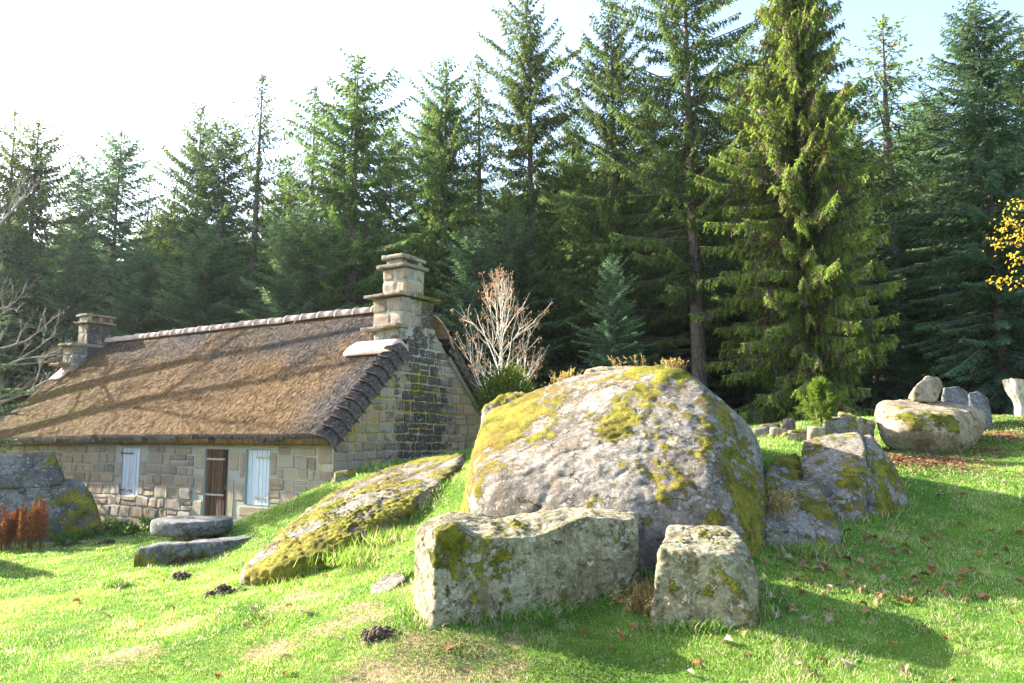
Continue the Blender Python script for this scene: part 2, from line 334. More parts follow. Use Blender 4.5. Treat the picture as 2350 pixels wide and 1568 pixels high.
_cp += [np.array(p, float) for p in ((0, 0, -.05), (-5, 0, -.3), (5, 0, .0), (0, -6, 0), (-14, 12, -.7), (-8.5, 6, -.45), (9, 5, .35), (15, 12, 1.0), (0, 13, 1.3), (3, 14, 1.5), (1.5, 10, .6), (6, 30, 2.1),
    (-22, 36, 0.2), (-12, 34, .5), (-2, 32, 1.4), (12, 32, 2.6), (22, 36, 3.4), (-25, 20, -.9), (-30, 60, 2.0), (0, 60, 4.0), (30, 60, 6.0), (24, 22, 2.2), (-25, 5, -.8), (22, 0, .6), (-22, -10, -.5), (22, -10, .4))]
_cp = np.array(_cp)
def _tps(r2): return .5 * r2 * np.log(r2 + 1e-9)
def _fit():
    n = len(_cp); X = _cp[:, :2]; r2 = ((X[:, None] - X[None]) ** 2).sum(-1); K = _tps(r2) + np.eye(n) * .15
    P = np.c_[np.ones(n), X]; A = np.block([[K, P], [P.T, np.zeros((3, 3))]]); return np.linalg.solve(A, np.r_[_cp[:, 2], np.zeros(3)])
_cf = _fit()
def gz(x, y):
    x = np.atleast_1d(np.asarray(x, float)); y = np.atleast_1d(np.asarray(y, float))
    xc = np.clip(x, -30, 30); yc = np.clip(y, -10, 60); out = np.empty(len(xc))
    for a in range(0, len(xc), 20000):
        q = np.c_[xc[a:a + 20000], yc[a:a + 20000]]; r2 = ((q[:, None] - _cp[None, :, :2]) ** 2).sum(-1)
        out[a:a + 20000] = _tps(r2) @ _cf[:-3] + _cf[-3] + q @ _cf[-2:]
    near = np.exp(-((np.hypot(x, y - 10) / 30) ** 2))
    return out + near * (.035 * vnoise(np.c_[x, y, x * 0] * 1.1, 5) + .015 * vnoise(np.c_[x, y, x * 0] * 3.7, 6)) + .05 * np.maximum(0, np.hypot(x, y - 20) - 60) * sstep(10, 40, y)
def g1(x, y): return float(gz([x], [y])[0])
def gp(px, py):
    """where the sight line through (px, py) meets the ground"""
    Ys = np.linspace(4, 40, 400); pts = np.array([at(px, py, Y) for Y in Ys]); d = pts[:, 2] - gz(pts[:, 0], pts[:, 1])
    i = int(np.argmax(d < 0)); return pts[i] if d[i] < 0 else pts[-1]

SOIL = [(*gp(px, py)[:2], r) for px, py, r in ((1000, 1530, .55), (900, 1560, .5), (1100, 1500, .3), (960, 1470, .25), (865, 1468, .2), (640, 1400, .28), (505, 1362, .2), (760, 1440, .25), (1060, 1480, .2), (700, 1370, .3), (830, 1415, .3), (950, 1350, .2), (620, 1500, .3), (300, 1500, .35), (820, 1400, .25), (1180, 1480, .15), (400, 1440, .3), (1150, 1545, .3))]
LIT = [(*gp(px, py)[:2], r) for px, py, r in ((2060, 1060, .7), (2150, 1060, .9), (2240, 1030, .7), (2020, 1055, .5), (1780, 1150, .5), (2300, 1000, .8), (1860, 1190, .3))]
def blobs(L, x, y, gain=1.0):
    m = np.zeros(len(x))
    for bx, by, r in L: m = np.maximum(m, np.exp(-((x - bx) ** 2 + (y - by) ** 2) / (r * r)))
    return m * gain
def axis(lo, hi, a, b, st):
    core = list(np.arange(a, b, st)); s = st; l = [a]
    while l[-1] > lo: s *= 1.22; l.append(l[-1] - s)
    s = st; h = [core[-1]]
    while h[-1] < hi: s *= 1.22; h.append(h[-1] + s)
    return np.array(l[:0:-1] + core + h[1:])
ax_, ay_ = axis(-150, 150, -11, 13, .11), axis(-40, 170, 4, 23, .11)
GX, GY = np.meshgrid(ax_, ay_, indexing='ij'); gx, gy = GX.ravel(), GY.ravel()
g = Geo(); g.add(np.c_[gx, gy, gz(gx, gy)], gridfaces(len(ax_), len(ay_)))
ground = g.build('ground', M['ground'], smooth=True, pattr={'soil': np.clip(blobs(SOIL, gx, gy, .65) + .16, 0, 1), 'litter': blobs(LIT, gx, gy, .75),
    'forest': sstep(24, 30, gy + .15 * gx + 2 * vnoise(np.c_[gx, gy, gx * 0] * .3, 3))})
tag(ground, 'sloping lawn and forest floor', None, kind='structure')

# ------------------------------------------------------------------ rocks
_ico = {}
def ico(n):
    if n not in _ico:
        bm = bmesh.new(); bmesh.ops.create_icosphere(bm, subdivisions=n, radius=1.0)
        V = np.array([v.co[:] for v in bm.verts]); F = np.array([[v.index for v in f.verts] for f in bm.faces]); bm.free(); _ico[n] = (nrm(V), F)
    return _ico[n]
def hull_planes(P):
    bm = bmesh.new()
    for p in P: bm.verts.new([float(c) for c in p])
    bmesh.ops.convex_hull(bm, input=bm.verts); bm.normal_update(); out = {}
    for f in bm.faces:
        n = f.normal; h = n.dot(f.calc_center_median()); 
        if f.calc_area() < 1e-5: continue
        if h < 0: n = -n; h = -h
        out[(round(n.x, 1), round(n.y, 1), round(n.z, 1))] = (n.x, n.y, n.z, h)
    bm.free(); return np.array(list(out.values()))
RIM = []
def rock(name, pts, label, mat='granite', res=6, p=22, rough=.03, seed=1, moss=0.15, blob=(), up=.25, gold=0.0, warp=None, cat='boulder', group=None, strat=0.0, mossthick=.02, parent=None, sink=.45, raise_=0.0, rim_grass=True):
    P = np.array(pts, float) + np.array([0, 0, raise_])
    base_ = (P.mean(0)[0], P.mean(0)[1], P[:, 2].min())
    if sink: lo = P[P[:, 2] < P[:, 2].min() + .35 * np.ptp(P[:, 2])]; P = np.concatenate([P, lo - [0, 0, sink]])
    c = (P.min(0) + P.max(0)) / 2 * .5 + P.mean(0) * .5; ext = (P.max(0) - P.min(0)) / 2 + 1e-3
    pl = hull_planes((P - c) / ext); D, F = ico(res)
    q = np.maximum(D @ pl[:, :3].T, 0) / pl[:, 3]; r = (q ** p).sum(1) ** (-1.0 / p)
    V = c + D * r[:, None] * ext; size = float(ext.mean())
    if warp: V = warp(V)
    def normals(V):
        a, b, d = V[F[:, 0]], V[F[:, 1]], V[F[:, 2]]; fn = np.cross(b - a, d - a); N = np.zeros_like(V)
        for k in range(3): np.add.at(N, F[:, k], fn)
        return nrm(N)
    N = normals(V)
    dsp = rough * size * (1.5 * fbm(V, .9 / size, 2, seed) + (1.3 if size < 1 else .75) * fbm(V, 2.4 / size, 4, seed + 40, .6)) + .022 * fbm(V, 7.0, 5, seed + 7, .7)
    rid = 1 - np.abs(fbm(V, 1.6 / size, 3, seed + 90)) * 6; dsp -= rough * size * .4 * np.clip(rid, 0, 1) ** 5
    if strat: dsp += strat * (fbm(np.c_[V[:, 0] * .6, V[:, 1] * .6, V[:, 2] * 9], 1.0, 3, seed + 5))
    V = V + N * dsp[:, None]; N = normals(V)
    if parent is None and rim_grass:
        k_ = np.nonzero(np.abs(V[:, 2] - gz(V[:, 0], V[:, 1])) < .05)[0]; RIM.append(V[k_[::max(1, len(k_) // 260)]][:, :2] + (N[k_[::max(1, len(k_) // 260)]][:, :2]) * .03)
    m = moss + up * np.clip(N[:, 2], -.3, 1) + .8 * fbm(V, 2.2, 5, seed + 20, .7) + .5 * fbm(V, 9, 3, seed + 25, .7)
    for bx, by, bY, br, bs in blob:
        m += bs * np.exp(-((V - at(bx, by, bY)) ** 2).sum(1) / (br * br))
    mk = sstep(.35, .75, m)
    V = V + N * (mk * mossthick * (.6 + .8 * fbm(V, 16, 2, seed + 3)))[:, None]
    G = Geo(); G.add(V, F)
    gl = np.clip(gold + .8 * fbm(V, 1.2, 2, seed + 33), 0, 1)
    o = G.build(name, M[mat], parent, smooth=True, pattr={'moss': np.clip(m, 0, 1), 'gold': gl})
    if parent is None:
        rebase(o, base_); tag(o, label, cat, group)
    return o
def A(*L): return [at(*p) for p in L]

rock('boulder', A((1040, 1195, 10.0), (1072, 1060, 10.4), (1090, 1110, 9.2), (1095, 1200, 9.1), (1120, 935, 11.6), (1300, 872, 12.0), (1385, 848, 11.6), (1470, 842, 11.0), (1560, 840, 10.4), (1602, 872, 10.1), (1705, 955, 10.1),
    (1748, 1040, 9.7), (1762, 1120, 9.2), (1758, 1300, 8.35), (1620, 1330, 8.05), (1420, 1300, 8.35), (1400, 1012, 9.25), (1250, 1065, 9.1), (1500, 1000, 9.3), (1100, 1000, 12.8), (1300, 950, 13.6), (1600, 950, 13.4), (1740, 1040, 12.4), (1640, 1120, 8.3), (1200, 1240, 8.7), (1420, 1310, 8.0), (1260, 1140, 8.7), (1450, 1130, 8.35), (1700, 1160, 8.4), (1700, 1280, 8.0)),
    'huge rounded granite boulder with yellow moss behind the squared slab', 'granite', 7, 40, .026, 3, moss=.06, up=.30, gold=.22, mossthick=.018,
    blob=((1150, 980, 11.2, .9, .45), (1220, 1000, 10.6, .7, .4), (1100, 1000, 11.2, .8, .5), (1050, 1130, 9.9, .5, .6), (1040, 1180, 10, .5, .6), (1400, 1000, 9.4, .33, .55), (1430, 970, 9.6, .25, .4), (1470, 925, 10, .3, .4),
          (1740, 1200, 8.5, .5, .4), (1735, 1100, 9.0, .6, .35), (1690, 1080, 9.0, .5, .2), (1650, 1000, 9.6, .6, .25), (1550, 860, 10.6, .5, .5), (1450, 1160, 8.9, .25, .4), (1300, 1080, 9.0, .45, -.7), (1300, 960, 10.8, .8, -.3)))
def slabwarp(V):
    c0, c1 = at(990, 1300, 7.2), at(1462, 1290, 7.7); d = c1 - c0; L = np.linalg.norm(d[:2]); d = d / L; nn_ = np.array([-d[1], d[0]])
    t = ((V - c0)[:, :2] @ d[:2]) / L; dep = (V - c0)[:, :2] @ nn_; zt = at(1000, 1200, 7.3)[2]
    top = sstep(-.45, -.02, V[:, 2] - zt); fr = sstep(.52, .0, dep)
    dip = fr * (.12 * sstep(.10, .20, t) * sstep(.74, .50, t)) + .02 * np.exp(-((t - .3) / .25) ** 2) - .03 * np.exp(-((t - .80) / .15) ** 2) + .03 * fbm(V, 4, 3, 19) 
    W = V.copy(); W[:, 2] -= top * dip; W[:, :2] += (nn_ * (-.05) * np.exp(-((V[:, 2:3] - zt + .75) / .25) ** 2)); return W
rock('slab', A((988, 1440, 7.15), (942, 1425, 7.62), (1462, 1415, 7.7), (1470, 1400, 8.25), (990, 1440, 7.8), (1002, 1222, 7.22), (948, 1216, 7.6), (975, 1190, 7.9), (1464, 1192, 7.74), (1462, 1172, 8.25), (1380, 1172, 8.2), (1470, 1280, 7.72)),
    'long squared granite slab standing on edge before the huge boulder', 'granite_green', 7, 60, .028, 8, moss=.12, up=.05, warp=slabwarp, cat='stone slab', strat=.012,
    blob=((1040, 1240, 7.2, .28, .6), (1010, 1290, 7.2, .15, .3), (1360, 1250, 7.6, .3, -.5), (1100, 1310, 7.3, .3, .12), (1300, 1200, 7.9, .3, -.8), (1430, 1250, 7.7, .12, .35), (960, 1300, 7.5, .2, -.5)))
rock('block', A((1490, 1440, 7.1), (1735, 1460, 6.8), (1512, 1262, 7.12), (1668, 1276, 6.92), (1712, 1305, 6.95), (1708, 1240, 7.3), (1532, 1203, 7.75), (1682, 1208, 7.75), (1740, 1340, 6.95), (1742, 1400, 7.8), (1505, 1420, 7.9), (1728, 1290, 7.3)),
    'small squat granite block with a sunlit top right of the slab', 'granite_green', 7, 34, .035, 12, moss=.10, up=.05, cat='stone block',
    blob=((1540, 1350, 7.0, .12, .75), (1640, 1225, 7.4, .15, .4), (1690, 1340, 6.9, .2, .3), (1600, 1390, 6.95, .2, -.2), (1720, 1400, 6.95, .15, .4)))
rock('boulder', A((1095, 985, 13.2), (1105, 930, 13.2), (1170, 897, 13.4), (1230, 905, 13.2), (1245, 930, 13), (1200, 985, 12.8), (1110, 1010, 12.9), (1150, 950, 14.3), (1240, 950, 14.2)),
    'smaller rounded rock thick with moss behind the huge boulder on its left', 'granite', 5, 16, .03, 21, moss=.5, up=.3, gold=.2, mossthick=.04)
rock('flat_rock', A((1330, 862, 12.6), (1350, 843, 12.7), (1460, 838, 12.8), (1485, 848, 12.6), (1480, 870, 12.4), (1335, 880, 12.3), (1400, 850, 13.5), (1340, 900, 13)),
    'flat rock capping the back of the huge boulder', 'granite_pale', 5, 24, .03, 23, moss=.05, up=.2, cat='rock')
rock('boulder', A((1832, 1075, 10.9), (1845, 1022, 11.3), (1900, 1005, 11.9), (1975, 1000, 11.5), (1990, 1030, 10.7), (1992, 1200, 9.9), (1930, 1200, 9.7), (1880, 1190, 9.9), (1850, 1130, 10.4), (1985, 1050, 12.4), (1860, 1050, 12.4)),
    'split granite boulder beside the huge boulder, its violet grey left half', 'granite', 6, 30, .02, 31, raise_=.08, moss=.14, up=.15,
    blob=((1940, 1070, 10.4, .35, .7), (1960, 1120, 10.2, .25, .5), (1870, 1010, 11.6, .4, .3), (1890, 1080, 10.4, .3, -.4)))
rock('boulder', A((1750, 1100, 10.6), (1775, 1062, 11.3), (1840, 1050, 11.6), (1850, 1120, 10.8), (1800, 1150, 10.2), (1750, 1180, 9.9), (1860, 1160, 10.4), (1800, 1080, 12)),
    'low mossy earth covered rock filling the cleft between huge boulder and split boulder', 'granite', 5, 14, .03, 37, raise_=.08, moss=.5, up=.2, gold=.3, mossthick=.04)
rock('boulder', A((1980, 1010, 11.6), (2000, 1005, 11.6), (2018, 1030, 11.3), (2050, 1080, 11.0), (2085, 1150, 10.7), (2078, 1195, 10.4), (2000, 1215, 9.9), (1984, 1215, 9.95), (1988, 1040, 10.8), (2060, 1150, 12.0), (1990, 1040, 12.3)),
    'mossy right half of the split granite boulder, sloping to the lawn', 'granite', 6, 28, .02, 33, raise_=.08, moss=.34, up=.1, gold=.25,
    blob=((2040, 1175, 10.3, .25, .6), (2000, 1080, 10.7, .3, .3), (2050, 1110, 10.8, .3, .1)))
rock('boulder', A((1750, 1230, 8.9), (1762, 1160, 9.4), (1800, 1118, 9.9), (1872, 1108, 10.0), (1892, 1140, 9.6), (1925, 1225, 9.1), (1928, 1285, 8.75), (1830, 1300, 8.5), (1765, 1290, 8.6), (1850, 1180, 10.5)),
    'low lichen spotted rock between the huge boulder and the split boulder', 'granite', 6, 20, .025, 35, raise_=.08, moss=.32, up=.1, gold=.2, blob=((1880, 1190, 9.3, .3, .3), (1830, 1260, 8.7, .3, .2), (1800, 1200, 9, .25, -.3)))
rock('boulder', A((1992, 935, 15.4), (2010, 912, 15.6), (2080, 910, 16.2), (2180, 918, 16.4), (2262, 940, 16.0), (2266, 985, 15.6), (2240, 1020, 15.2), (2150, 1050, 14.7), (2080, 1040, 14.7), (2010, 1005, 14.9), (1996, 960, 15.1), (2080, 943, 14.6), (2180, 950, 14.6), (2100, 990, 14.25), (2190, 995, 14.3), (2040, 975, 14.5), (2030, 1026, 14.8), (2008, 985, 14.95), (2225, 1022, 14.9), (2150, 1056, 14.8), (2090, 1050, 15.2), (2200, 1052, 15.4), (2150, 1000, 16.9), (2250, 990, 17)),
    'long rounded boulder with pale underside and mossy top at lawn edge', 'granite_pale', 6, 16, .025, 41, sink=.08, moss=-.1, up=.3, mossthick=.03,
    blob=((2150, 955, 14.6, .45, .5), (2080, 960, 14.5, .3, .5), (2230, 970, 15.4, .3, .4), (2120, 1010, 14.5, .4, -.3), (2190, 975, 14.4, .3, .4), (2100, 985, 14.4, .2, .5), (2030, 980, 14.9, .3, -.3)))
rock('rock', A((2082, 915, 15.9), (2100, 885, 15.9), (2125, 861, 16.2), (2158, 864, 16.2), (2166, 885, 16.1), (2150, 925, 15.9), (2100, 925, 15.7), (2140, 900, 17), (2110, 890, 16.8)),
    'tilted angular rock on top of the long rounded boulder', 'granite_pale', 5, 30, .02, 43, sink=0, moss=-.05, up=.1)
rock('rock', A((2158, 925, 16.8), (2165, 890, 16.9), (2200, 886, 17), (2222, 900, 16.9), (2225, 940, 16.6), (2160, 945, 16.6), (2190, 910, 17.8)),
    'dark grey rock behind the tilted angular rock', 'granite_grey', 5, 26, .02, 44, sink=0, moss=-.15, up=.05)
rock('boulder', A((2215, 960, 17.6), (2218, 900, 17.8), (2245, 896, 18), (2268, 915, 17.9), (2278, 960, 17.6), (2250, 970, 17.3), (2250, 930, 19)),
    'grey rounded boulder at the back end of the boulder pile', 'granite_grey', 5, 18, .02, 45, moss=0, up=.25)
rock('boulder', A((-260, 1110, 17.7), (-100, 1106, 17.4), (0, 1108, 17.2), (120, 1100, 17.4), (190, 1094, 17.7), (200, 1128, 17.5), (236, 1180, 17.6), (250, 1240, 17.2), (60, 1262, 16.6), (-100, 1270, 16.6), (-280, 1250, 17.0), (150, 1130, 19.6), (-200, 1120, 19.9), (240, 1200, 19.2)),
    'dark mossy boulder in the shade left of the cottage', 'granite_grey', 6, 30, .03, 51, moss=.2, up=.1, blob=((210, 1160, 17.4, .5, .5), (130, 1200, 17.0, .7, .4), (40, 1112, 17.2, .3, .4), (40, 1160, 17, .5, -.4)))
rock('slab', A((-250, 1080, 17.5), (-60, 1052, 17.4), (60, 1040, 17.5), (122, 1036, 17.6), (130, 1072, 17.5), (150, 1104, 17.4), (140, 1116, 17.4), (0, 1122, 17.1), (-250, 1125, 17.3), (125, 1046, 19.0), (-150, 1060, 19.2), (150, 1100, 19)),
    'blue grey slab lying on the dark mossy boulder by the cottage', 'granite_grey', 6, 50, .03, 53, sink=0, moss=-.1, up=.02, cat='stone slab', blob=((112, 1058, 17.5, .3, .6), (0, 1112, 17.0, .4, .4)))
rock('boulder', A((-330, 1300, 13.2), (-300, 1090, 13.6), (-200, 1060, 14.0), (-120, 1090, 14.0), (-75, 1200, 13.6), (-60, 1320, 13.0), (-200, 1340, 12.6), (-200, 1150, 15.2), (-100, 1200, 15)),
    'rounded boulder just left of the lawn', 'granite_grey', 5, 18, .03, 57, moss=.1, up=.1)
# bedrock and ledges in the lawn
rock('bedrock_ridge', A((545, 1342, 10.3), (590, 1352, 9.95), (655, 1334, 9.95), (760, 1300, 10.3), (870, 1245, 11), (960, 1190, 11.7), (1030, 1120, 12.6), (1078, 1062, 14.0), (1000, 1066, 14.6), (930, 1085, 14.6), (860, 1102, 14.4), (780, 1140, 13.9), (700, 1192, 13.3), (645, 1235, 12.8), (590, 1290, 11.4), (620, 1380, 10.2), (900, 1290, 11.2), (740, 1205, 12.4), (850, 1140, 12.9), (950, 1110, 13.2), (700, 1255, 11.0), (830, 1190, 11.7)),
    'broad mossy bedrock hump running down the lawn left of the huge boulder', 'granite', 7, 24, .02, 61, moss=.46, up=.18, raise_=.17, cat='rock ridge', gold=.0, mossthick=.04,
    blob=((640, 1310, 10.1, .5, .4), (760, 1265, 10.6, .4, .3), (720, 1240, 11.3, .3, -.6), (850, 1170, 12.2, .4, -.5), (600, 1310, 10.6, .25, -.6), (800, 1200, 11.8, .2, -.4), (950, 1120, 13, .3, -.4), (680, 1215, 13, .3, -.5)))
rock('flat_rock', A((848, 1345, 8.6), (880, 1318, 9.0), (925, 1308, 9.0), (935, 1330, 8.6), (890, 1358, 8.3), (850, 1360, 8.4), (890, 1400, 8.7)), 'pale flat outcrop beside the left end of the slab', 'granite', 5, 14, .03, 65, moss=-.15, up=0, cat='rock')
rock('flat_rock', A((795, 1420, 7.9), (815, 1385, 8.2), (855, 1358, 8.4), (878, 1368, 8.2), (865, 1400, 7.9), (820, 1432, 7.7), (840, 1470, 8.0)), 'pale flat outcrop lower left of the slab, nearer the path', 'granite', 5, 14, .03, 66, moss=-.2, up=0, cat='rock')
rock('flat_rock', A((240, 1346, 11.2), (255, 1337, 11.4), (280, 1338, 11.4), (280, 1348, 11.1), (250, 1354, 11.0), (260, 1370, 11.2)), 'small flat stone in the sunny lawn at left', 'granite', 4, 14, .03, 67, moss=-.2, up=0, cat='rock')
rock('stone', A((765, 1120, 15.9), (765, 1082, 16.0), (800, 1075, 16.2), (880, 1078, 16.4), (878, 1100, 16.2), (830, 1125, 15.8), (770, 1160, 15.8), (800, 1100, 17)), 'mossy square stone against the corner of the cottage', 'granite', 5, 30, .02, 71, moss=.25, up=.3, cat='stone')
rng = np.random.default_rng(5)
k = 0
for px, py, sx, sy, Y, lab in ((1752, 998, 22, 16, 15.3, 'flat mossy stone at the left end of the ruined wall'), (1772, 985, 20, 10, 15.8, 'thin top stone at the left end of the ruined wall'), (1795, 1002, 26, 16, 15.0, 'brown stone in the low course of the ruined wall'),
    (1812, 978, 14, 16, 15.6, 'upright pale stone of the ruined wall left of the young pine'), (1835, 1003, 26, 18, 14.8, 'low sunlit stone of the ruined wall before the young pine'), (1876, 1000, 26, 18, 14.6, 'rounded stone of the ruined wall right of the young pine'),
    (1925, 985, 40, 20, 14.8, 'long flat stone of the ruined wall with shaded face'), (1962, 982, 20, 15, 15.0, 'upright stone of the ruined wall nearest the pale boulder'), (1988, 985, 14, 20, 15.3, 'dark stone wedged between the ruined wall and the pale boulder'),
    (1905, 965, 24, 8, 15.1, 'thin capstone on the ruined wall'), (1815, 1006, 18, 12, 14.7, 'small pale stone at the foot of the ruined wall'), (1945, 962, 20, 7, 15.1, 'mossy top stone of the ruined wall')):
    b = [at(px + a * sx, py + b_ * sy + 4 * a * (k % 3 - 1), Y + c * .35) for a in (-1, 1) for b_ in (-1, 1.1) for c in (-1, 1)]
    b = [q + rng.normal(size=3) * .03 for q in b]
    rock('wall_stone', b, lab, 'granite_pale' if k % 3 else 'granite', 4, 22, .06, 80 + k, sink=.1, moss=.26, up=.2, cat='stone', group='stones of the ruined wall'); k += 1
for i, px in enumerate((35, 70, 95, 115, 140, 165, 190, 215, 240)):
    py = 1262 - .09 * px * 1.0 + rng.normal() * 2; q = gp(px, py + 4); sz = rng.uniform(.07, .15)
    b = [q + np.array([a * sz * 1.3, c * sz * .8, d * sz * .7]) + rng.normal(size=3) * .02 for a in (-1, 1) for c in (-1, 1) for d in (-.5, 1)]
    rock('edging_stone', b, 'small stone edging the shaded flower bed before the dark boulder', 'granite_pale', 3, 10, .05, 120 + i, sink=.1, moss=-.1, up=.1, cat='stone', group='stones edging the flower bed')

# ------------------------------------------------------------------ cottage (own axes: x along the front wall to its right corner at 0, y into the house, z up)
cot = empty('stone_cottage', (HC[0], HC[1], 0), -HA)
tag(cot, 'old stone cottage with thatched roof, two chimneys and pink ridge tiles', 'cottage')
XL, DEP, RS, RZ = -14.6, 6.0, 3.0, 4.86          # left gable, depth, ridge position and height
def stones(G, pa, place, x0, x1, z0, z1, holes, seed, clip=None, hh=(.17, .33), ww=(.22, .62), bulge=.034, joint=.005, attrs=None, rough0=1.0):
    """courses of uneven stones; PLACE maps (a, z, out) to a point"""
    rg = np.random.default_rng(seed); z = z0; nu, nv = 7, 6
    U, Vv = np.meshgrid([0, .05, .16, .5, .84, .95, 1], [0, .07, .25, .75, .93, 1], indexing='ij'); U, Vv = U.ravel(), Vv.ravel()
    def emit(a, b, c, d):
        if b - a < .06 or d - c < .05: return
        rim = np.minimum(np.minimum(U, 1 - U) * (b - a), np.minimum(Vv, 1 - Vv) * (d - c)) / .035; dome = 1 - (1 - np.clip(rim, 0, 1)) ** 2.5; dome = np.where(rim < .01, 0, np.maximum(dome, .45))
        j = joint; q = np.array([[a + j, c + j], [b - j, c + j], [b - j, d - j], [a + j, d - j]]) + rg.normal(size=(4, 2)) * .010
        X = (1 - U) * (1 - Vv) * q[0, 0] + U * (1 - Vv) * q[1, 0] + U * Vv * q[2, 0] + (1 - U) * Vv * q[3, 0]
        Z = (1 - U) * (1 - Vv) * q[0, 1] + U * (1 - Vv) * q[1, 1] + U * Vv * q[2, 1] + (1 - U) * Vv * q[3, 1]
        cx, cz = (a + b) / 2, (c + d) / 2; rr = .82 + .0 * U; rnd = .03 * (np.clip(1 - rim, 0, 1)) * (np.abs(U - .5) * 2) ** 4 * (np.abs(Vv - .5) * 2) ** 4
        X = X + (cx - X) * rnd * 5; Z = Z + (cz - Z) * rnd * 5; wv_ = np.c_[X, Z, U * 0 + seed]; X = X + .012 * fbm(wv_, 7, 2, 51); Z = Z + .012 * fbm(wv_, 7, 2, 52)
        zr = rough0 * (1.35 - .5 * sstep(0, 1.2, Z)); o = dome * bulge * rg.uniform(.45, 1.2) + .016 * zr * fbm(np.c_[X, Z, U * 0 + seed + a], 9, 3, seed) * dome
        o = np.where(rim < .01, -.02, o); P = place(X, Z, o); G.add(P, gridfaces(nu, nv)[:, ::-1] if seed % 2 else gridfaces(nu, nv), 0, rnd=rg.random())
        pa.append(np.c_[X, Z])
    while z < z1 - .04:
        h = rg.uniform(*hh) * (1.15 if z < z0 + .6 else 1.0); h = min(h, z1 - z) if z1 - z > h + .12 else z1 - z
        a0, a1 = (x0, x1) if clip is None else clip(z + h * .5)
        if a1 - a0 < .1: break
        iv = [(a0, a1)]
        for (p, q, r, s) in holes:
            if r < z + h - .05 and s > z + .05:
                iv = [t for u_ in iv for t in ((u_[0], min(u_[1], p)), (max(u_[0], q), u_[1])) if t[1] - t[0] > .03]
        for (a, b) in iv:
            x = a
            while x < b - .03:
                wd = rg.uniform(*ww) * (1.15 if h > .25 else .9); wd = b - x if b - x < wd + .2 else wd
                e = .018 * math.sin(x * 1.3 + seed) * (0 if z1 - z < .5 or z - z0 < .1 else 1)
                if h > .24 and rg.random() < .22 and wd > .2: m = z + h * rg.uniform(.4, .6); emit(x, x + wd, z + e, m + e); emit(x, x + wd, m + e, z + h + e)
                else: emit(x, x + wd, z + e, z + h + e)
                x += wd
        z += h

def finish_wall(G, pa, name, parent, attr_fn, mats):
    Q = np.concatenate(pa); n = sum(len(v) for v in G.V); ex = n - len(Q); at_ = attr_fn(Q[:, 0], Q[:, 1])
    pattr = {k: np.r_[v, np.zeros(ex)] for k, v in at_.items()}
    return G, pattr

# front wall, with holes for the door and the two windows and big dressed stones round them
DOOR = (-4.24, -3.38, -.36, 1.33); WL = (-7.64, -6.88, .11, 1.33); WR = (-2.77, -1.96, .11, 1.33)
G = Geo(); pa = []
fp = lambda X, Z, o: np.c_[X, -o - .10 * sstep(.55, -.7, Z) * sstep(-4.5, -7.5, X), Z]
dress = [(-4.75, -3.05, 1.34, 1.72), (-7.95, -6.55, 1.34, 1.72), (-3.03, -1.7, 1.34, 1.70), (-4.66, -4.25, .80, 1.33), (-4.58, -4.25, .20, .79), (-4.66, -4.25, -.40, .19), (-3.37, -3.12, -.38, .77), (-3.37, -2.98, .79, 1.33), (-2.97, -2.78, .62, 1.33), (-3.11, -2.78, .11, .61), (-6.87, -6.62, .1, .58), (-1.94, -1.72, .72, 1.33), (-7.98, -7.66, .55, 1.0), (-6.86, -6.55, .6, 1.05), (-3.1, -1.7, -.2, .10), (-.5, 0, 1.0, 1.45)]
stones(G, pa, fp, XL, 0, -1.0, 1.72, [DOOR, WL, WR] + dress, 11)
for d in dress:
    rg = np.random.default_rng(int(abs(d[0]) * 100)); U, Vv = np.meshgrid(np.linspace(0, 1, 9), np.linspace(0, 1, 7), indexing='ij'); U, Vv = U.ravel(), Vv.ravel()
    rim = np.minimum(np.minimum(U, 1 - U) * (d[1] - d[0]) * 14, np.minimum(Vv, 1 - Vv) * (d[3] - d[2]) * 14)
    X = d[0] + .01 + (d[1] - d[0] - .02) * U; Z = d[2] + .008 + (d[3] - d[2] - .016) * Vv; o = np.where(rim < .01, -.02, .02 + .008 * fbm(np.c_[X, Z, X * 0], 8, 3, 4))
    G.add(fp(X, Z, o), gridfaces(9, 7)[:, ::-1], 0, rnd=rg.choice([.2, .3, .36, .62, .7])); pa.append(np.c_[X, Z])
Q = np.concatenate(pa); nst = len(Q)
# mortar bed behind the stones, left open at the door and windows
xs = sorted({XL, 0.0, DOOR[0], DOOR[1], WL[0], WL[1], WR[0], WR[1]} | set(np.linspace(XL, 0, 60))); zs = sorted({-1.0, 1.9, DOOR[2], DOOR[3], WL[2]} | set(np.linspace(-1, 1.9, 14)))
MV = []; 
for a, b in zip(xs[:-1], xs[1:]):
    for c, d in zip(zs[:-1], zs[1:]):
        mx, mz = (a + b) / 2, (c + d) / 2
        if any(p < mx < q and r < mz < s for p, q, r, s in (DOOR, WL, WR)): continue
        MV.append([(a, c), (b, c), (b, d), (a, d)])
MV = np.array(MV).reshape(-1, 2); G.add(fp(MV[:, 0], MV[:, 1], .004 + 0 * MV[:, 0]), np.arange(len(MV)).reshape(-1, 4), 1)
rv = []
for (p, q, r, s) in (DOOR, WL, WR):      # reveals
    for (a, b) in (((p, r), (p, s)), ((p, s), (q, s)), ((q, s), (q, r)), ((q, r), (p, r))):
        P = np.array([(a[0], -.01, a[1]), (b[0], -.01, b[1]), (b[0], .16, b[1]), (a[0], .16, a[1])])
        if p == WL[0] or p != WL[0]: P[:2, 1] = -.012
        G.add(P, [[0, 1, 2, 3]], 1); rv.append(4)
allq = np.r_[Q, MV, np.zeros((sum(rv), 2))]
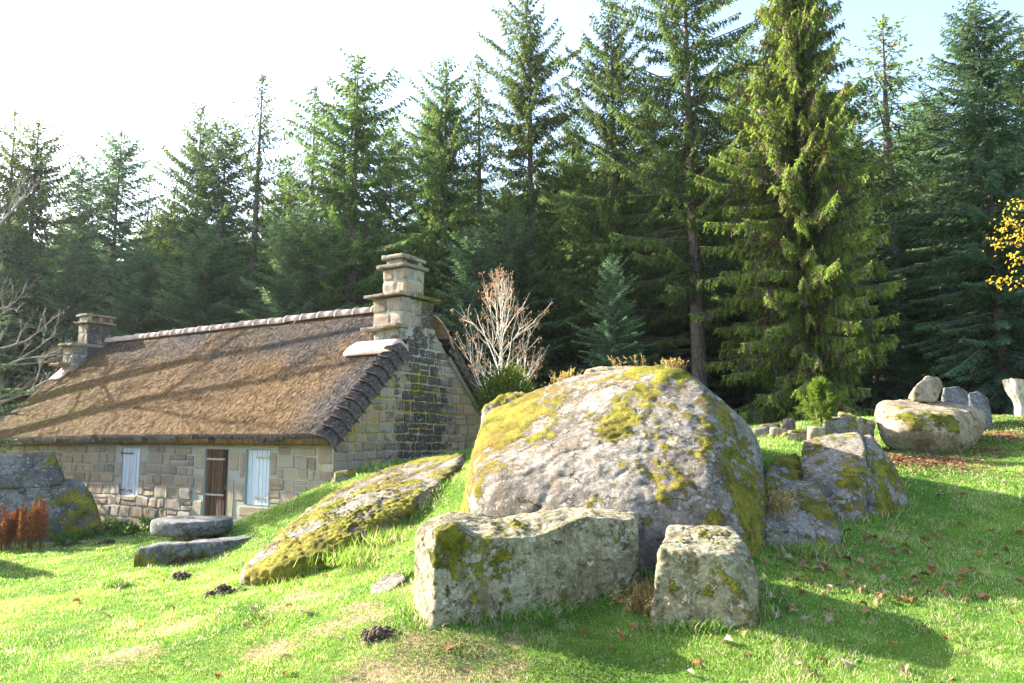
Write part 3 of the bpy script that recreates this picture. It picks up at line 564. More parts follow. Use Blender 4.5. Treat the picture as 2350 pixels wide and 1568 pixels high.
front = G.build('wall', [M['wallstone'], M['mortar']], cot, pattr={'stain': .14 * sstep(.2, -.8, allq[:, 1]) + .05, 'ochre': .12 + .22 * sstep(-2.2, -.3, allq[:, 0]) * sstep(-.2, .8, allq[:, 1]), 'moss': .25 * sstep(-.3, -.8, allq[:, 1])})
# gable wall
G = Geo(); pa = []
def gclip(z):
    k = .05 if z < 1.7 else (z - 1.62) / .955; return (max(.0, k - .05), min(DEP, DEP - k + .05))
ga = lambda X, Z, o: np.c_[o, X, Z]
stones(G, pa, ga, 0, DEP, .3, 4.3, [], 12, gclip, (.17, .30), (.2, .5))
Q = np.concatenate(pa); zz = np.linspace(.2, 4.6, 30)
MV = []
for c, d in zip(zz[:-1], zz[1:]):
    a0, a1 = gclip(c); b0, b1 = gclip(d); MV += [(a0, c), (a1, c), (b1, d), (b0, d)]
MV = np.array(MV); G.add(ga(MV[:, 0], MV[:, 1], .004 + 0 * MV[:, 0]), np.arange(len(MV)).reshape(-1, 4), 1)
q = np.r_[Q, MV]; s_, z_ = q[:, 0], q[:, 1]
def gst(s_, z_):
    cen = 2.75 + .35 * (3.9 - z_) * .3 + .3 * fbm(np.c_[s_, z_, z_ * 0], 1.1, 3, 8); wd = .75 + .22 * (4.2 - z_)
    return np.exp(-((s_ - cen) / wd) ** 2) * (.52 + .22 * sstep(4.4, 3.2, z_)) + .2 * fbm(np.c_[s_, z_, z_ * 0], 2.2, 4, 18)
gm = .5 * np.exp(-((s_ - 2.75) / .42) ** 2 - ((z_ - 3.05) / .55) ** 2) + .30 * np.exp(-((s_ - 3.5) / .3) ** 2 - ((z_ - 3.6) / .5) ** 2) + .2 * np.exp(-((s_ - 2.7) / .3) ** 2 - ((z_ - 2.2) / .6) ** 2) + .1
gable = G.build('gable_wall', [M['wallstone'], M['mortar']], cot, pattr={'stain': gst(s_, z_) + .1, 'moss': gm, 'ochre': np.clip(.42 - .6 * gst(s_, z_), 0, 1) * sstep(4.2, 3.2, z_) + .05 + .22 * fbm(np.c_[s_, z_, z_ * 0], .9, 2, 3)})
# far walls, plain stonework out of sight
G = Geo(); stones(G, pa2 := [], lambda X, Z, o: np.c_[XL - o, X, Z], 0, DEP, -1, 4.3, [], 14, gclip, (.25, .4), (.4, .9))
b = np.array([(XL, 0, -1), (XL, DEP, -1), (XL, DEP, 1.7), (XL, RS, 4.6), (XL, 0, 1.7)]); G.add(b, [[0, 1, 2, 3, 4]], 1)
G.build('gable_wall', [M['wallstone'], M['mortar']], cot, pattr={'stain': np.full(sum(len(v) for v in G.V), .2), 'moss': np.full(sum(len(v) for v in G.V), .2), 'ochre': np.full(sum(len(v) for v in G.V), .2)})
G = Geo(); stones(G, [], lambda X, Z, o: np.c_[X, DEP + o, Z], XL, 0, -.6, 1.7, [], 15, None, (.25, .4), (.4, .9))
b = np.array([(XL, DEP, -1), (0, DEP, -1), (0, DEP, 1.75), (XL, DEP, 1.75)]); G.add(b, [[0, 1, 2, 3]], 1)
G.build('wall', [M['wallstone'], M['mortar']], cot)

# thatch: two thick slopes
def rz(s): return RZ - .95 * np.abs(s - RS)
G = Geo(); rgt = np.random.default_rng(77); pat = {'warm': [], 'moss': []}
def put(V, F, warm, moss, rnd=.5, mat=0):
    G.add(V, F, mat, rnd=rnd); pat['warm'].append(np.broadcast_to(warm, (len(V),))); pat['moss'].append(np.broadcast_to(moss, (len(V),)))
def warmth(x, s): return .42 * sstep(3.1, .5, s) * sstep(.2, -2.5, x) + .0 + .10 * sstep(-4, -9, x) - .15 * sstep(-.9, 0, x)
def mossy(x, s): return sstep(-8, -12, x) * sstep(2.2, .4, s)
T_ = .30
for sgn in (1, -1):
    prof = [(RS, RZ + .02, 0)] + [(RS - sgn * t, RZ - .95 * t - .05 * math.sin(t / 3.35 * math.pi), 1) for t in np.linspace(.12, 3.36, 60)]
    e = prof[-1]; ex, ez = e[0], e[1]
    prof += [(ex + sgn * .005, ez - .05, 2), (ex + sgn * .03, ez - .12, 2), (ex + sgn * .07, ez - .19, 2), (ex + sgn * .14, ez - .225, 2), (ex + sgn * .36, ez - .06, 3), (RS - sgn * 2.9, RZ - .95 * 2.9 - .42, 3), (RS, RZ - .5, 3)]
    pr = np.array(prof); nx = 330; X = np.linspace(XL - .15, .12, nx)
    XX = np.repeat(X, len(pr)); S = np.tile(pr[:, 0], nx); Z = np.tile(pr[:, 1], nx); kd = np.tile(pr[:, 2], nx)
    P3 = np.c_[XX, S, Z]; d = .035 * fbm(P3 * [1.0, .7, .7], .8, 3, 5)
    Z = Z + np.where(kd == 1, d, 0) + .07 * np.exp(-((S + .35) / .8) ** 2) * (sgn > 0) * 0
    sag = .10 * sstep(-7, -15, XX) * sstep(1.5, -.4, S) * (sgn > 0); Z = Z - sag
    S = S + np.where(kd >= 2, .03 * fbm(np.c_[XX * 7, Z * 3, 0 * Z], 1.0, 3, 14), 0) * (kd < 3); Z = Z + np.where(kd == 2, .035 * fbm(np.c_[XX, 0 * Z, 0 * Z], 6, 3, 15), 0)
    XX = np.where((np.abs(S - 2.85) < .9) & (XX > -.92), -.92, XX)
    F = gridfaces(nx, len(pr)); F = F if sgn < 0 else F[:, ::-1]
    put(np.c_[XX, S, Z], F, np.where(kd == 1, warmth(XX, S), .22), np.where(kd == 1, mossy(XX, S), 0), rgt.uniform(.25, .6, len(F)))
    a, b_ = np.arange(len(pr)), (nx - 1) * len(pr) + np.arange(len(pr))
# loose reed ends, on the front slope in the main
n = 300000; x = rgt.uniform(XL - .1, .05, n); s = RS - np.abs(rgt.uniform(.1, 3.34, n)); k_ = (s < 1.95) | (x < -.95); x, s = x[k_], s[k_]; n = len(x); t = RS - s
zz = RZ - .95 * t - .05 * np.sin(t / 3.35 * math.pi) - .10 * sstep(-7, -15, x) * sstep(1.5, -.4, s) + .035 * fbm(np.c_[x, s * .7, (RZ - .95 * t) * .7], .8, 3, 5)
ln = rgt.uniform(.05, .17, n); ln = np.minimum(ln, np.maximum(.02, (3.35 - t) / .725)); sl_ = rgt.normal(size=n) * .22; P = np.c_[x, s, zz + .006]; dn = np.c_[sl_, -1 + 0 * x, -.95 + rgt.uniform(-.02, .20, n)]; Qe = P + nrm(dn) * ln[:, None]
n0 = len(P); v0 = G.n; G.kites(P, Qe, rgt.uniform(.010, .024, n), rgt, 0, .55, side=nrm(np.c_[np.ones(n), sl_, rgt.normal(size=n) * .35]), rnd=np.clip(rgt.beta(.9, 1.2, n), 0, 1))
for k_, f_ in (('warm', warmth), ('moss', mossy)): pat[k_].append(np.repeat(f_(x, s), 4))
# dark ragged fringe hanging at the eave
n = 9000; x = rgt.uniform(XL - .1, .05, n); z = RZ - .95 * 3.36 - .10 * sstep(-7, -15, x) * .97 + rgt.uniform(-.02, .03, n); P = np.c_[x, np.full(n, RS - 3.36) - rgt.uniform(0, .03, n), z]
ln = rgt.uniform(.03, .10, n) * (1 + 1.0 * (vnoise(np.c_[x * 2.2, x * 0, x * 0], 3) > .15)); Qe = P + np.c_[rgt.normal(size=n) * .03, rgt.uniform(-.005, .02, n), -ln]
G.kites(P, Qe, rgt.uniform(.012, .03, n), rgt, 0, .3, side=np.tile([1., 0, 0], (n, 1)), rnd=rgt.uniform(0, .16, n)); pat['warm'].append(np.full(n * 4, -.6)); pat['moss'].append(np.zeros(n * 4))
# bundled verge (scalloped sheaves) of each end is made as parts below
roof = G.build('thatch_roof', [M['thatch']], cot, smooth=False, pattr={k_: np.concatenate(v) for k_, v in pat.items()})

def reed_bundle(s_mid, sgn, length, xin, xout, seed, warm):
    """one overlapping sheaf along the gable edge; it fans over the roof edge and flares at its lower end"""
    rg = np.random.default_rng(seed); g_ = Geo(); wv = []
    na, nb = 13, 6; a = np.linspace(0, 1, na); b = np.linspace(0, 1, nb)
    tdir = np.array([0, -sgn, -.95]); tdir /= np.linalg.norm(tdir); nd = np.array([0, -sgn * .95, 1.0]); nd[1] = -sgn * .689; nd[2] = .725
    base = np.array([0, s_mid, float(rz(s_mid))]) - .05 * nd * 0
    def pt(a, b, lift=0.0):
        ang = a * R(112); fl = .035 + .10 * b + lift; xx = xin + (xout - xin) * np.sin(np.minimum(ang, R(90))) if False else xin + (xout - xin) * (a * 1.25).clip(0, 1) ** .8
        down = -.30 * np.clip((a - .55) / .45, 0, 1) ** 1.4
        skew = .16 * a * b
        return base[None] + np.c_[xx + .05 * b * a, 0 * a, 0 * a] + ((b - .1) * length + .10 * a)[:, None] * tdir + (down + fl * (1 - .35 * a) - .02)[:, None] * nd + np.c_[skew * 0, 0 * a, 0 * a]
    AA, BB = np.meshgrid(a, b, indexing='ij'); AA, BB = AA.ravel(), BB.ravel()
    g_.add(pt(AA, BB), gridfaces(na, nb), 0, rnd=rg.uniform(.4, .7, (na - 1) * (nb - 1))); wv.append(np.full(na * nb, warm))
    Ai = np.repeat(a, 2); Bi = np.tile([1.0, .86], na); Pi = pt(Ai, Bi); Pi[1::2] -= nd * .13      # the cut ends
    g_.add(Pi, np.array([[2 * i, 2 * i + 1, 2 * i + 3, 2 * i + 2] for i in range(na - 1)]), 0, rnd=.05); wv.append(np.full(2 * na, .15))
    n = 620; aa = rg.random(n); bb = rg.uniform(-.05, .7, n); l2 = rg.uniform(.22, .42, n)
    p = pt(aa, bb, .004); q = pt(np.clip(aa + rg.normal(size=n) * .03 + .02, 0, 1.05), np.minimum(bb + l2, 1.04), .012)
    g_.kites(p, q, rg.uniform(.008, .016, n), rg, 0, .6, rnd=rg.beta(2, 1.5, n)); wv.append(np.full(n * 4, warm))
    return g_.build('reed_bundle', [M['thatch']], cot, pattr={'warm': np.concatenate(wv), 'moss': np.zeros(sum(len(v) for v in wv))})
for i in range(11): reed_bundle(-.22 + .2095 * i, 1, .33, -.10, .30, 200 + i, -.35)
for i in range(12): reed_bundle(6.15 - .205 * i, -1, .36, -.12, .16, 240 + i, -.12)
# pale mortar fillets under the verge
M['fillet'] = mat_simple('pale_mortar', [(.3, (.26, .24, .21)), (.7, (.40, .38, .34))], 14)
for sgn in (1, -1):
    G = Geo(); V, F = tube([np.array([.03, RS - sgn * t, RZ - .95 * t - .36]) for t in np.linspace(.9, 3.2, 16)], .07, 6); G.add(V, F, 0); G.build('mortar_fillet', [M['fillet']], cot, smooth=True)

# ridge tiles: overlapping half-round tiles, each with a collar
def tile_geo(L_, seed):
    rg = np.random.default_rng(seed); g_ = Geo(); th = np.linspace(R(-12), R(192), 15)
    prof = [(0, .155), (.008, .178), (.05, .180), (.06, .158), (L_ * .5, .154), (L_ - .0, .150), (L_ + .0, .12)]
    V = np.array([[xx, r_ * math.cos(t) * 1.12, r_ * math.sin(t)] for xx, r_ in prof for t in th]); g_.add(V, gridfaces(len(prof), 15)); return g_
nt = 21; step = (abs(XL) - 1.05 + .1) / nt
tg = tile_geo(step + .02, 1); t0 = None
for i in range(nt):
    if t0 is None: t0 = tg.build('ridge_tile', [M['tile']], cot, smooth=True); o = t0
    else: o = t0.copy(); COL.objects.link(o); o.parent = cot
    x = -1.02 - step * (i + 1); o.location = (x + .0 * i, RS, RZ - .02 + rng.normal() * .006); o.rotation_euler = (rng.normal() * .02, rng.normal() * .008, rng.normal() * .012)

# stone boxes for the chimneys
def stonebox(G, lo, hi, seed, rough=.012, n=7, mat=0, rnd=None, taper=0.0):
    lo, hi = np.array(lo, float), np.array(hi, float); ext = hi - lo; c = (lo + hi) / 2
    nn = np.maximum(2, np.ceil(ext / .045).astype(int) + 1); nn = np.minimum(nn, 40)
    for ax in range(3):
        for sd in (0, 1):
            u_, v_ = [k for k in range(3) if k != ax]
            A_, B_ = np.meshgrid(np.linspace(lo[u_], hi[u_], nn[u_]), np.linspace(lo[v_], hi[v_], nn[v_]), indexing='ij'); P = np.zeros((A_.size, 3))
            P[:, u_] = A_.ravel(); P[:, v_] = B_.ravel(); P[:, ax] = (lo, hi)[sd][ax]
            e = np.sort((1 - np.abs((P - c) / (ext / 2))) * ext / 2, axis=1)[:, 1:2]      # rounded arrises
            P = P - nrm(P - c) * (.022 * np.clip(1 - e / .05, 0, 1) ** 2) * min(1, ext.min() / .1)
            D = np.stack([fbm(P, 5, 3, seed + k) for k in range(3)], 1); P = P + D * rough * 1.6
            F = gridfaces(nn[u_], nn[v_]); G.add(P, F if (sd ^ (ax == 1)) else F[:, ::-1], mat, rnd=rnd if rnd is not None else np.random.default_rng(seed).random())
def chim_part(name, boxes, parent, stain=.1, moss_fn=None, seed=1, ochre=.2, mort=None):
    G = Geo()
    for i, (lo, hi) in enumerate(boxes): stonebox(G, lo, hi, seed + i)
    if mort: 
        lo, hi = mort; stonebox(G, lo, hi, seed + 99, .002, mat=1, rnd=.5)
    V = np.concatenate(G.V); z = V[:, 2]
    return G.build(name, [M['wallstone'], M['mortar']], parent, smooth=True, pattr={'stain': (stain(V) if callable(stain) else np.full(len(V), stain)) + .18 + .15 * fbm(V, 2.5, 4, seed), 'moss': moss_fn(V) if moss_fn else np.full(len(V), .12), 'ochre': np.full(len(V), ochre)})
def courses(lo, hi, hs, seed, split=(2, 3)):
    """blocks of a stack, course by course, corner blocks alternating"""
    rg = np.random.default_rng(seed); out = []; z = lo[2]; j = .008
    for k, h in enumerate(hs):
        n = split[k % len(split)]; cy = np.r_[lo[1], lo[1] + (hi[1] - lo[1]) * (np.arange(1, n) + rg.uniform(-.15, .15, n - 1)) / n, hi[1]]; cx = lo[0] + (hi[0] - lo[0]) * rg.uniform(.35, .65)
        for i in range(n):
            for a, b in ((lo[0], cx), (cx, hi[0])):
                out.append(((a + j, cy[i] + j, z + j), (b - j, cy[i + 1] - j, z + h - j)))
        z += h
    return out
mossN = lambda lev, k=.35: (lambda V: lev + k * fbm(V, 2.5, 3, 9))
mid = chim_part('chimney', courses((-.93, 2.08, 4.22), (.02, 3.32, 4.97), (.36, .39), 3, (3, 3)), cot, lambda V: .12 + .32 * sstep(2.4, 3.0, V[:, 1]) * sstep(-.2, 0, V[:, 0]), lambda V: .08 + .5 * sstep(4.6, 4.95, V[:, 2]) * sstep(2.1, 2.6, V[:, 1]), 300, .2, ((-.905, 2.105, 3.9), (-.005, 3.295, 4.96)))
chim_part('ledge_slab', [((-1.12, 1.86, 4.16), (-.45, 2.3, 4.25)), ((-.46, 1.84, 4.19), (.06, 2.3, 4.28))], mid, .15, mossN(.30), 310, .3)
chim_part('ledge_slab', [((-1.10, 1.93, 4.975), (-.42, 3.0, 5.045)), ((-.43, 1.92, 4.99), (.09, 2.7, 5.07)), ((-.5, 2.69, 4.98), (.10, 3.48, 5.06)), ((-1.08, 2.99, 4.975), (-.51, 3.46, 5.04))], mid, .15, lambda V: .22 + .35 * sstep(2.2, 2.9, V[:, 1]) * sstep(-.3, 0, V[:, 0]), 320, .3)
chim_part('stack', courses((-.74, 2.2, 5.06), (.0, 2.95, 5.70), (.31, .33), 5, (1, 2)), mid, .06, lambda V: .1 + .42 * sstep(5.32, 5.08, V[:, 2]) * sstep(2.3, 2.7, V[:, 1]), 330, .15, ((-.72, 2.22, 5.0), (-.02, 2.93, 5.69)))
chim_part('cap_slab', [((-.86, 2.08, 5.70), (.07, 3.06, 5.785))], mid, .12, mossN(.14), 340, .35)
chim_part('cap_support', [((-.62, 2.2, 5.785), (-.1, 2.42, 5.92))], mid, .1, None, 350)
chim_part('cap_support', [((-.4, 2.72, 5.785), (-.02, 2.86, 5.92))], mid, .1, None, 352)
chim_part('cap_slab', [((-.72, 2.12, 5.92), (-.02, 2.62, 6.03)), ((-.66, 2.60, 5.90), (.02, 2.98, 5.98))], mid, .15, mossN(.12), 360, .4)
# pink hoods of terracotta where the roof meets the chimney
def hood(name, lo_s, hi_s, xs_, sgn, th=.10, roll=.3):
    G = Geo(); na, nb = 26, 12; X = np.linspace(0, 1, na); Bp = np.linspace(0, 1, nb); V = []
    for u_ in X:
        x = xs_[0] + (xs_[1] - xs_[0]) * u_; e = math.sin(math.pi * np.clip(u_ / .16, 0, 1) / 2); drop = roll * max(0, (u_ - .82) / .18) ** 1.6
        for b_ in Bp:
            s = lo_s + (hi_s - lo_s) * (b_ if u_ > .1 else (.5 + (b_ - .5) * (.35 + 6.5 * u_))); zr = rz(s)
            h = th * (math.sin(math.pi * np.clip(b_ * 1.0 + .08, 0, 1)) ** .5) * e
            V.append((x, s - sgn * 0, zr + h - drop))
    G.add(np.array(V), gridfaces(na, nb)); o = G.build(name, [M['tile']], cot, smooth=True)
    md = o.modifiers.new('t', 'SOLIDIFY'); md.thickness = .03; return o
hood('chimney_hood', 1.55, 2.02, (-1.50, .30), 1, .12, .28)
hood('chimney_hood', 3.30, 3.92, (-.85, .22), -1, .16, .16)
hood('chimney_hood', 1.55, 2.9, (XL - .2, XL + .62), 1, .06, .0)
# left chimney
lx0, lx1 = -14.42, -13.78
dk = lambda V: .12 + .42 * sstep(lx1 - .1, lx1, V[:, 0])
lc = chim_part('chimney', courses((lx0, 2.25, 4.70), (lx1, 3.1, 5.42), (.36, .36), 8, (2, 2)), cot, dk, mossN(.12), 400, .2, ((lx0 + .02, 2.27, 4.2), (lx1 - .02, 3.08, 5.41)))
chim_part('ledge_slab', [((lx0 - .25, 1.72, 4.62), (lx1 + .02, 3.35, 4.71))], lc, .1, lambda V: .5 * sstep(-13.9, -14.3, V[:, 0]) + .2, 410, .4)
chim_part('stack', courses((lx0 - .1, 1.85, 3.7), (lx1 - .06, 3.3, 4.62), (.3, .32, .3), 9, (3, 2, 3)), lc, .15, mossN(.18), 420, .2, ((lx0 - .08, 1.87, 3.4), (lx1 - .08, 3.28, 4.61)))
chim_part('ledge_slab', [((lx0 - .25, 1.5, 3.95), (lx1 - .25, 1.9, 4.05))], lc, .1, mossN(.2), 425, .4)
chim_part('cap_slab', [((lx0 - .1, 2.14, 5.42), (lx1 + .09, 3.2, 5.49))], lc, .15, mossN(.24), 430, .4)
for i, s_ in enumerate((2.25, 2.62, 2.98)): chim_part('cap_support', [((lx0 + .05, s_, 5.49), (lx1 - .02, s_ + .14, 5.66))], lc, .12, None, 440 + 2 * i)
chim_part('cap_slab', [((lx0 - .02, 2.16, 5.66), (lx1 + .05, 3.2, 5.73))], lc, .15, mossN(.2), 450, .4)

# door and shutters
def planks(name, x0, x1, z0, z1, y, n, m, parent, th=.035, seed=1):
    rg = np.random.default_rng(seed); G = Geo(); w_ = (x1 - x0) / n
    for i in range(n):
        a, b = x0 + w_ * i + .004, x0 + w_ * (i + 1) - .004; dy = rg.uniform(0, .008)
        P = np.array([(a, y + .02, z0), (a + .006, y - dy, z0), (b - .006, y - dy, z0), (b, y + .02, z0)]); V = np.r_[P, P + [0, 0, z1 - z0 - rg.uniform(0, .012)]]
        G.add(V, [[0, 1, 5, 4], [1, 2, 6, 5], [2, 3, 7, 6], [4, 5, 6, 7], [3, 2, 1, 0]], 0, rnd=rg.random())
    G.add([(x0, y + .02, z0), (x1, y + .02, z0), (x1, y + .02, z1), (x0, y + .02, z1)], [[0, 1, 2, 3]], 0, rnd=.0)
    return G.build(name, [m], parent)
def strap(parent, x0, x1, z, y, m, name='hinge', dz=0.0):
    G = Geo(); P = [(x0, y, z), (x0 + .5 * (x1 - x0), y, z + dz * .5), (x1, y, z + dz)]
    for (a, b) in zip(P[:-1], P[1:]):
        V = np.array([(p[0], yy, p[2] + h) for p in (a, b) for yy in (y, y - .014) for h in (-.022, .022)]); G.add(V, [[0, 1, 5, 4], [2, 6, 7, 3], [0, 4, 6, 2], [1, 3, 7, 5], [0, 2, 3, 1], [4, 5, 7, 6]], 0, rnd=.5)
    for t in (.1, .4, .7, .95):
        c = np.array([x0 + t * (x1 - x0), y - .014, z + dz * t]); D, F = ico(2); G.add(c + D * [.016, .012, .016], F, 0, rnd=.7)
    V, F = tube([(x0, y - .012, z - .05), (x0, y - .012, z + .05)], .018, 8); G.add(V, F, 0)
    return G.build(name, [m], parent, smooth=False)
d = planks('door', DOOR[0] + .01, DOOR[1] - .14, DOOR[2], DOOR[3] - .01, .045, 7, M['door'], cot, seed=3)
planks('door_jamb_board', DOOR[1] - .13, DOOR[1] - .005, DOOR[2], DOOR[3] - .01, .06, 1, M['door'], d, seed=4)
strap(d, DOOR[0] - .03, DOOR[1] - .18, 1.10, .035, M['iron_pale']); strap(d, DOOR[0] - .06, DOOR[1] - .18, .27, .035, M['iron_pale'], dz=.0)
G = Geo(); V, F = tube([(DOOR[1] - .09, .04, .48), (DOOR[1] - .09, .0, .48), (DOOR[1] - .09, -.01, .42)], .012, 6); G.add(V, F); stonebox(G, (DOOR[1] - .115, .03, .38), (DOOR[1] - .065, .05, .56), 5, .001); G.build('door_latch', [M['iron']], d)
s1 = planks('shutter', WL[0], WL[1], WL[2], WL[3], .01, 5, M['shutter'], cot, seed=5)
strap(s1, WL[0] - .05, WL[0] + .45, 1.20, .0, M['iron']); strap(s1, WL[0] - .06, WL[0] + .45, .26, .0, M['iron'])
s2 = planks('window_panel', WR[0], WR[1], WR[2], WR[3], .05, 5, M['shutter'], cot, seed=6)
s3 = planks('shutter', WR[0] + .33, WR[1] - .01, WR[2] + .0, WR[3] - .15, .012, 4, M['shutter'], cot, seed=7)
strap(s3, WR[1] + .0, WR[0] + .34, 1.16, .0, M['iron_pale']); strap(s3, WR[1] + .0, WR[0] + .34, .27, .0, M['iron_pale'])

# ------------------------------------------------------------------ millstone table and its curved bench
mc = at(441, 1210, 14.6); mc[2] = g1(mc[0], mc[1])
mt = empty('millstone_table', mc); tag(mt, 'round millstone table on a short pedestal before the cottage door', 'stone table')
zt = at(441, 1190, 14.6)[2] - mc[2]
def lathe(prof, n=72, seed=1, rough=.01, hole=False):
    th = np.arange(n) * 2 * math.pi / n; V = np.array([[r_ * math.cos(t), r_ * math.sin(t), z_] for r_, z_ in prof for t in th]); 
    V = V + np.stack([fbm(V + k * 9, 4, 4, seed + k) for k in range(3)], 1) * rough * (1, 1, .6)
    i = np.arange(len(prof) - 1)[:, None] * n; j = np.arange(n)[None]; k = (j + 1) % n
    return V, np.stack([i + j, i + k, i + n + k, i + n + j], -1).reshape(-1, 4)
G = Geo(); pr = [(.10, zt - .22), (.10, zt - .01), (.13, zt + .005)] + [(r_, zt) for r_ in np.linspace(.16, .64, 9)] + [(.675, zt - .012), (.695, zt - .05), (.70, zt - .1), (.70, zt - .16), (.69, zt - .21), (.66, zt - .25)] + [(r_, zt - .26) for r_ in np.linspace(.6, .1, 6)]
V, F = lathe(pr, 96, 3, .02); G.add(V, F); nv = len(V); G.build('table_top', [M['granite_grey']], mt, smooth=True, pattr={'moss': np.full(nv, .08) + .06 * fbm(V, 3, 3, 2), 'gold': np.zeros(nv)})
G = Geo(); V, F = lathe([(.34, -.25), (.36, .0), (.33, zt - .27), (.33, zt - .24)], 48, 5, .03); G.add(V, F); nv = len(V); G.build('pedestal', [M['granite_green']], mt, smooth=True, pattr={'moss': np.full(nv, .2), 'gold': np.zeros(nv)})
def bench(a0, a1, r0, r1, z0, ztop, label, seed, moss, slope=0.0):
    n = 60; G = Geo(); aa = np.linspace(a0, a1, n); ring = []
    for i, a in enumerate(aa):
        k = min(i, n - 1 - i); sh = .05 * math.exp(-k / 1.5); zt_ = ztop + slope * i / n
        loop = [(r0 + .03, z0), (r0 + sh * .3, zt_ - .06 - sh), (r0 + .04 + sh, zt_ - sh)] + [(r0 + (r1 - r0) * t, zt_ - sh) for t in (.25, .5, .75)] + [(r1 - .04 - sh, zt_ - sh), (r1 - sh * .3, zt_ - .05 - sh)] + [(r1 + .0, zt_ - .06 - (zt_ - .06 - z0) * t) for t in (.2, .4, .6, .8, 1)]
        ring += [(r_ * math.cos(a), r_ * math.sin(a), z_) for r_, z_ in loop]
    m = len(loop); V = np.array(ring); V = V + np.stack([fbm(V + k * 5, 2.4, 5, seed + k) for k in range(3)], 1) * .05
    G.add(V, gridfaces(n, m)); G.add(V[:m], np.array([[0, i, i + 1, 0][:4] for i in range(1, m - 1)])[:, :3][:, ::-1]); G.add(V[-m:], np.array([[0, i, i + 1] for i in range(1, m - 1)]))
    N = np.concatenate([V[:, 2]] + [V[:m, 2], V[-m:, 2]]); top = sstep(ztop - .1, ztop, N); VV = np.concatenate([V, V[:m], V[-m:]])
    o = G.build('stone_bench', [M['granite_grey']], None, smooth=True, pattr={'moss': moss * (1 - top) + .12 + .3 * fbm(VV, 2.5, 3, seed), 'gold': np.zeros(len(VV))}); o.location = [float(c) for c in mc]
    return tag(o, label, 'stone bench')
bt = at(320, 1243, 13.5)[2] - mc[2]
bench(R(260), R(352), 1.12, 1.62, -.7, bt, 'curved mossy stone bench on the lawn side of the millstone table', 31, .46, .05)
bench(R(354), R(392), 1.1, 1.66, -.7, bt + .03, 'curved stone bench between the millstone table and the mossy bedrock ridge', 35, .15, .06)
bench(R(36), R(80), 1.1, 1.5, -.7, bt + .0, 'curved stone bench on the cottage side of the millstone table', 37, .1, .0)

